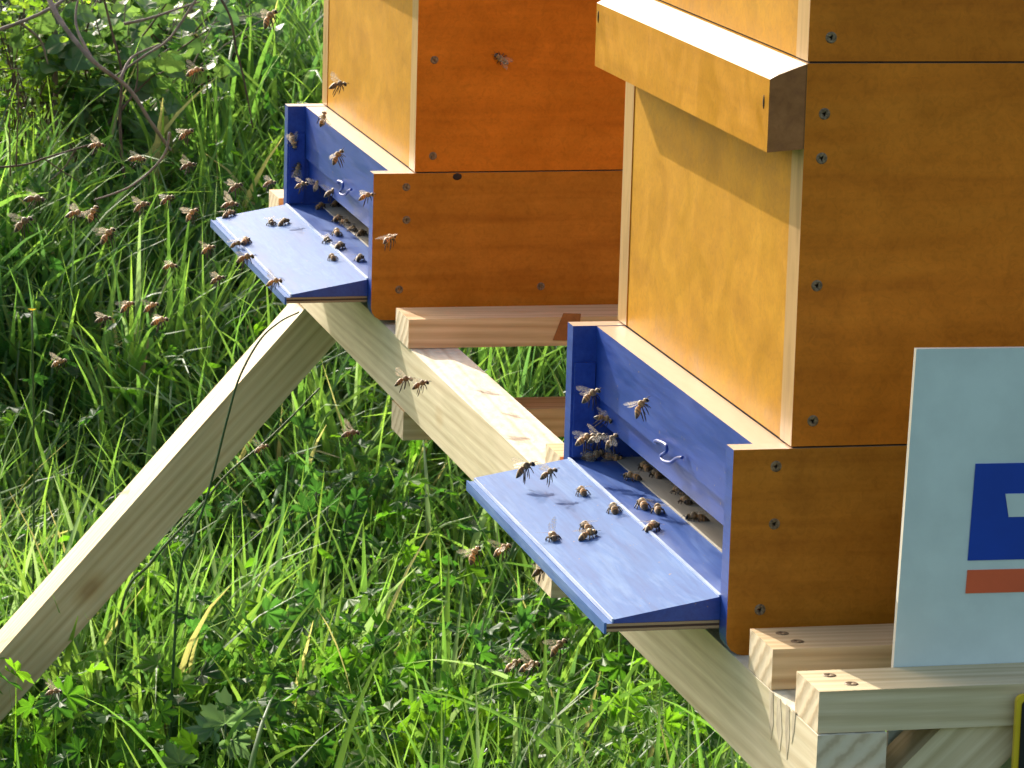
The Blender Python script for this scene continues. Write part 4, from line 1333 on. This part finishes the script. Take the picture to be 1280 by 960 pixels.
# hedge bank well behind
for i, (hx, hy, hw) in enumerate([(-.9, 5.0, .55), (.1, 5.15, .55), (1.1, 5.0, .55), (2.1, 5.1, .55), (3.1, 5.0, .55)]):
    shrub('hedge_shrub', ['leftmost', 'second', 'third', 'fourth', 'rightmost'][i] + (' dark leafy hedge shrub of the row behind the meadow, counted from the left' if i else ' dark leafy hedge shrub of the row behind the meadow'), 'shrub', hx, hy, hw, .3, .20, 40, 900, heart(), .02, .04, DARK, M['stem'], group='hedge shrubs behind the meadow')

# wire fence at the left edge
wf = empty('wire_fence', at(20, 240, 1, 2.95))
tag(wf, 'thin green wire mesh fence at the far left edge before the lime green weed', 'fence')
m, t, b = new_mat('fence wire'); b.inputs['Base Color'].default_value = (0.05, 0.045, 0.03, 1); b.inputs['Roughness'].default_value = 0.5
paths, rads = [], []
x0_ = at(-60, 100, 1, 2.95).x; x1_ = at(66, 100, 1, 2.95).x
zb_ = at(20, 262, 1, 2.95).z; zt_ = at(20, -60, 1, 2.95).z
nx = 11
for i in range(nx):
    x = x0_ + (x1_ - x0_) * i / (nx - 1)
    paths.append([Vector((x, 2.95, zb_)) - wf.location, Vector((x + .002 * math.sin(i), 2.952, zt_)) - wf.location]); rads.append([.0009, .0009])
for j in range(8):
    z = zb_ + (zt_ - zb_) * (j + .3) / 8
    paths.append([Vector((x0_, 2.949, z)) - wf.location, Vector((x1_, 2.949, z + .002)) - wf.location]); rads.append([.0009, .0009])
V, Q = tubes(paths, rads)
link('wire_mesh', mesh_from('wire_mesh', V, Q, [m], smooth=True), wf)
V, Q = tubes([[Vector((x1_ + .004, 2.955, zb_ - .15)) - wf.location, Vector((x1_ + .004, 2.955, zt_ + .05)) - wf.location]], [[.0035, .0035]])
link('fence_post', mesh_from('fence_post', V, Q, [M['bark']], smooth=True), wf)

# branches and twigs
def branch(label, pts_px, y, r0, r1, mat, cat='branch', twigs=()):
    pts = []
    for i, q in enumerate(pts_px):
        yy = y + (q[2] if len(q) > 2 else 0)
        pts.append(at(q[0], q[1], 1, yy))
    o = empty('branch', pts[0])
    tag(o, label, cat)
    def tb(P, a, b, nm):
        P = spline([p - pts[0] for p in P], 6)
        n = len(P)
        V, Fc = tube_mesh('', P, [(a + (b - a) * k / n) * (1 + .12 * math.sin(k * 2.3)) for k in range(n)], None, 8)
        link(nm, mesh_from(nm, V, Fc, [mat], smooth=True), o)
    tb(pts, r0, r1, 'main_stem')
    for tw in twigs:
        tb([at(q[0], q[1], 1, y + (q[2] if len(q) > 2 else 0)) for q in tw], r1 * 1.1, r1 * .5, 'side_twig')
    return o
branch('thin grey fallen branch slanting down across the dark shrub', [(55, -15, .1), (75, 25, .05), (115, 75), (160, 110), (188, 152), (213, 188, .02)], 2.35, .0032, .0019, M['bark'],
       twigs=[[(115, 75), (95, 30, .05), (100, -15, .08)], [(150, 100), (165, 72, .03), (200, 55, .05)]])
branch('pale branch entering at the top left corner', [(-15, 42), (25, 28), (60, 12), (98, -12, .05)], 2.5, .0024, .0018, M['bark'], twigs=[[(25, 28), (50, 50, .02), (60, 80, .03)]])
branch('reddish brown twig rising to the right along the top edge', [(145, 95, .02), (180, 70), (210, 50), (235, 15), (252, -12)], 2.6, .0015, .0018, M['bark'], twigs=[[(155, 30), (190, 22), (225, 10), (250, 2)]])
branch('thin curved twig arching down from the branch tip', [(212, 165), (207, 190), (190, 212), (165, 232), (140, 243), (118, 250)], 2.3, .0016, .0011, M['bark'])
branch('dark thin twigs crossing before the lime green weed', [(-10, 210), (30, 206), (55, 198), (95, 186), (122, 178)], 2.45, .0013, .0009, M['stem'],
       twigs=[[(20, 208), (23, 130), (22, 85)], [(55, 198), (75, 212), (100, 228)], [(95, 186), (80, 210), (60, 228)], [(-10, 88), (10, 86), (25, 86)], [(13, 220), (12, 160), (14, 110)]])
branch('dark upright stem left of the fallen branch', [(158, 240), (152, 190), (150, 140), (152, 90), (140, 40), (128, -10)], 2.75, .0022, .0014, M['stem'], twigs=[[(150, 140), (170, 110), (172, 60)]])
branch('dark thin stem hanging from the top, right of the fine leaved weed', [(270, -12), (288, 22), (295, 60), (305, 100), (316, 160)], 2.8, .0018, .0010, M['stem'])

# single large grass blades and stalks the photograph shows clearly
def big_blade(name, label, cat, pts_px, y, wd, colr, dy=0.0):
    yg = px_ground(pts_px[0][0], pts_px[0][1]).y - 0.04
    wd = wd * (yg + 2.14) / (y + 2.14); y = yg
    ctrl = [at(q[0], q[1], 1, y + (q[2] if len(q) > 2 else 0)) for q in pts_px]
    P = spline(ctrl, 8)
    o0 = P[0].copy(); n = len(P)
    V, Q = [], []
    camdir = (CAM - P[n // 2]).normalized()
    for i, p in enumerate(P):
        t_ = (P[min(i+1, n-1)] - P[max(0, i-1)]).normalized()
        a = t_.cross((camdir + Vector((0, 0, .6))).normalized()).normalized()
        b_ = a.cross(t_)
        f = i / (n - 1)
        w_ = wd * min(1, .5 + f * 2) * max(.05, 1 - f ** 3)
        for s_, z_ in ((-.5, 0), (0, -.22), (.5, 0)):
            V.append(tuple(p - o0 + a * w_ * s_ + b_ * w_ * z_))
    for i in range(n - 1):
        for j in (0, 1):
            Q.append((i*3+j, i*3+j+1, (i+1)*3+j+1, (i+1)*3+j))
    C = np.tile(np.array(colr), (len(V), 1))
    o = link(name, tint_mesh(name, np.array(V), np.array(Q), C, M['grass']), None, o0)
    tag(o, label, cat)
big_blade('grass_blade', 'broad bright blade drooping to the right over the grass below the shrub', 'grass blade', [(118, 262, .02), (135, 236), (158, 231), (195, 250), (222, 269)], 1.9, .0105, (0.15, 0.29, 0.02))
big_blade('grass_blade', 'pale arching blade behind the middle of the slanting leg', 'grass blade', [(28, 552), (60, 555), (105, 570), (132, 595), (143, 628)], 1.75, .006, (0.16, 0.24, 0.12))
big_blade('grass_blade', 'dark blade reaching the slanting leg from the left', 'grass blade', [(-8, 702), (30, 682), (80, 660), (142, 640)], 1.6, .006, (0.035, 0.09, 0.02))
big_blade('grass_blade', 'bright blade curling over in front of the foot of the slanting leg', 'grass blade', [(48, 905), (70, 850), (100, 822), (150, 815), (185, 840)], 1.15, .008, (0.12, 0.24, 0.03))
big_blade('grass_blade', 'wide bright blade rising between foot and middle of the slanting leg', 'grass blade', [(30, 960), (45, 880), (60, 830), (88, 800)], 1.1, .010, (0.13, 0.27, 0.02))
big_blade('grass_blade', 'grey green blade curling down in the lower middle of the picture', 'grass blade', [(335, 900), (340, 850), (365, 815), (400, 795), (440, 800), (450, 830)], .95, .009, (0.08, 0.15, 0.08))
big_blade('grass_blade', 'pale bent blade with white tip below the near corner of the blue landing board', 'grass blade', [(570, 800), (610, 770), (660, 748), (710, 758), (752, 785)], .75, .006, (0.20, 0.27, 0.12))
big_blade('grass_blade', 'straight bright blade pointing up towards the cross rail end below the landing board', 'grass blade', [(625, 790), (650, 765), (680, 738), (694, 728)], .55, .008, (0.14, 0.27, 0.02))
big_blade('grass_blade', 'wide arched blade seen through the gap between stand and near hive', 'grass blade', [(590, 470), (585, 445), (600, 436), (635, 430), (655, 450)], 1.95, .010, (0.10, 0.21, 0.03))

def stalk(label, pts_px, y, r, colr_mat):
    ctrl = [at(q[0], q[1], 1, y + (q[2] if len(q) > 2 else 0)) for q in pts_px]
    ctrl = [Vector((ctrl[0].x - .01, ctrl[0].y, float(gz(ctrl[0].x, ctrl[0].y))))] + ctrl
    P = spline(ctrl, 8); o0 = P[0].copy()
    V, Fc = tube_mesh('', [p - o0 for p in P], [r * (1 - .45 * i / len(P)) for i in range(len(P))], None, 7)
    o = link('rush_stalk', mesh_from('rush_stalk', V, Fc, [colr_mat], smooth=True), None, o0)
    tag(o, label, 'stalk')
m, t, b = new_mat('rush green'); b.inputs['Base Color'].default_value = (0.035, 0.085, 0.022, 1); b.inputs['Roughness'].default_value = 0.4
M['rush'] = m
stalk('thin dark stalk arching up in front of the slanting leg to the far landing board', [(222, 745), (243, 670), (262, 610), (285, 520), (300, 470), (325, 425), (350, 402), (374, 390)], 1.30, .0014, M['rush'])
stalk('short dark stalk slanting from below the leg towards the far beam end', [(150, 770), (190, 702), (245, 640), (285, 592), (340, 545), (400, 485)], 1.52, .0016, M['rush'])

# plants of their own
def rosette(name, label, cat, px, py, y, stems, size, colr, outline):
    yn = px_ground(px, py + 45).y - .28
    size = size * (yn + 2.14) / (y + 2.14); y = yn
    c = at(px, py, 1, y)
    g = Vector((c.x, c.y, float(gz(c.x, c.y))))
    o = empty(name, g); tag(o, label, cat)
    paths, rads, pos, dd, nn, sz = [], [], [], [], [], []
    for (u, v, a, s) in stems:
        q = at(u, v, 1, y) - g
        paths.append(spline([(0, 0, 0), (q.x * .35, q.y * .3 + .01, q.z * .6), tuple(q)], 5)); rads.append([.0012] * 11)
        pos.append(tuple(q)); f = CR @ Vector((math.cos(R(a)), math.sin(R(a)), .2)); dd.append(tuple(f)); nn.append((rng.uniform(-.5, .3), rng.uniform(-.9, -.2), .6)); sz.append(size * s)
    V, Q = tubes(paths, rads)
    link('stems', mesh_from('stems', V, Q, [M['rush']], smooth=True), o)
    k = len(pos)
    cc = np.tile(np.array(colr), (k, 1)) * rng.uniform(.85, 1.15, (k, 1))
    V, Q, C = leaf_batch(outline, np.array(pos), np.array(sz), np.array(dd), np.array(nn), cc, .3, .1)
    link('leaves', tint_mesh('leaves', V, Q, C, M['leaf']), o)
rosette('lobed_weed', 'pale grey green weed with scalloped lobed leaves at the bottom, left of centre', 'weed', 285, 950, .95,
        [(282, 905, 95, 1.1), (300, 898, 20, .9), (266, 912, 170, .85), (290, 925, -40, .8), (225, 955, 120, .8)], .026, (0.15, 0.25, 0.13), lobed(5, .38))
rosette('lobed_weed', 'yellow green weed with cut leaves right under the middle of the slanting leg', 'weed', 170, 800, 1.15,
        [(160, 775, 100, 1), (178, 765, 40, .8), (143, 785, 160, .8), (172, 790, -20, .7)], .030, (0.10, 0.22, 0.02), lobed(5, .45))
rosette('lobed_weed', 'bright yellow green weed with deeply cut leaves at the bottom centre', 'weed', 530, 950, .70,
        [(505, 935, 120, 1), (540, 925, 70, 1.1), (565, 940, 10, 1), (520, 955, 190, .9), (590, 915, 60, 1), (615, 930, 20, .9), (480, 950, 160, .8)], .024, (0.16, 0.30, 0.02), lobed(5, .5))
rosette('lobed_weed', 'dark green weed with narrow cut leaves right of the slanting leg', 'weed', 405, 690, 1.1,
        [(385, 640, 110, 1), (410, 632, 70, .8), (432, 650, 20, 1), (400, 668, 190, .7), (425, 672, -30, .9), (372, 665, 170, .8), (360, 640, 150, .6), (445, 625, 60, .7), (395, 615, 95, .7), (455, 675, -10, .6), (380, 690, 200, .8), (415, 700, -60, .8)], .018, (0.04, 0.12, 0.025), lobed(5, .5))
def flower(label, px, py, y, colr, r):
    c = at(px, py, 1, y); g = Vector((c.x, c.y, float(gz(c.x, c.y))))
    o = empty('flower', g); tag(o, label, 'flower')
    V, Q = tubes([spline([(0, 0, 0), (.003, .004, (c.z - g.z) * .6), tuple(c - g)], 5)], [[.0011] * 11])
    link('stem', mesh_from('stem', V, Q, [M['rush']], smooth=True), o)
    k = 14
    a = np.linspace(0, 6.28, k, endpoint=False)
    dd = np.stack([np.cos(a), np.sin(a), np.full(k, .55)], 1); nn = np.tile([0, 0, 1.0], (k, 1))
    V, Q, C = leaf_batch(oval(8, .22), np.tile(np.array(c - g), (k, 1)), np.full(k, r), dd, nn, np.tile(colr, (k, 1)))
    link('petals', tint_mesh('petals', V, Q, C, M['leaf']), o)
flower('small yellow flower in the grass at the far left, below the large flying bee', 40, 388, 1.7, (0.6, 0.45, 0.02), .0045)
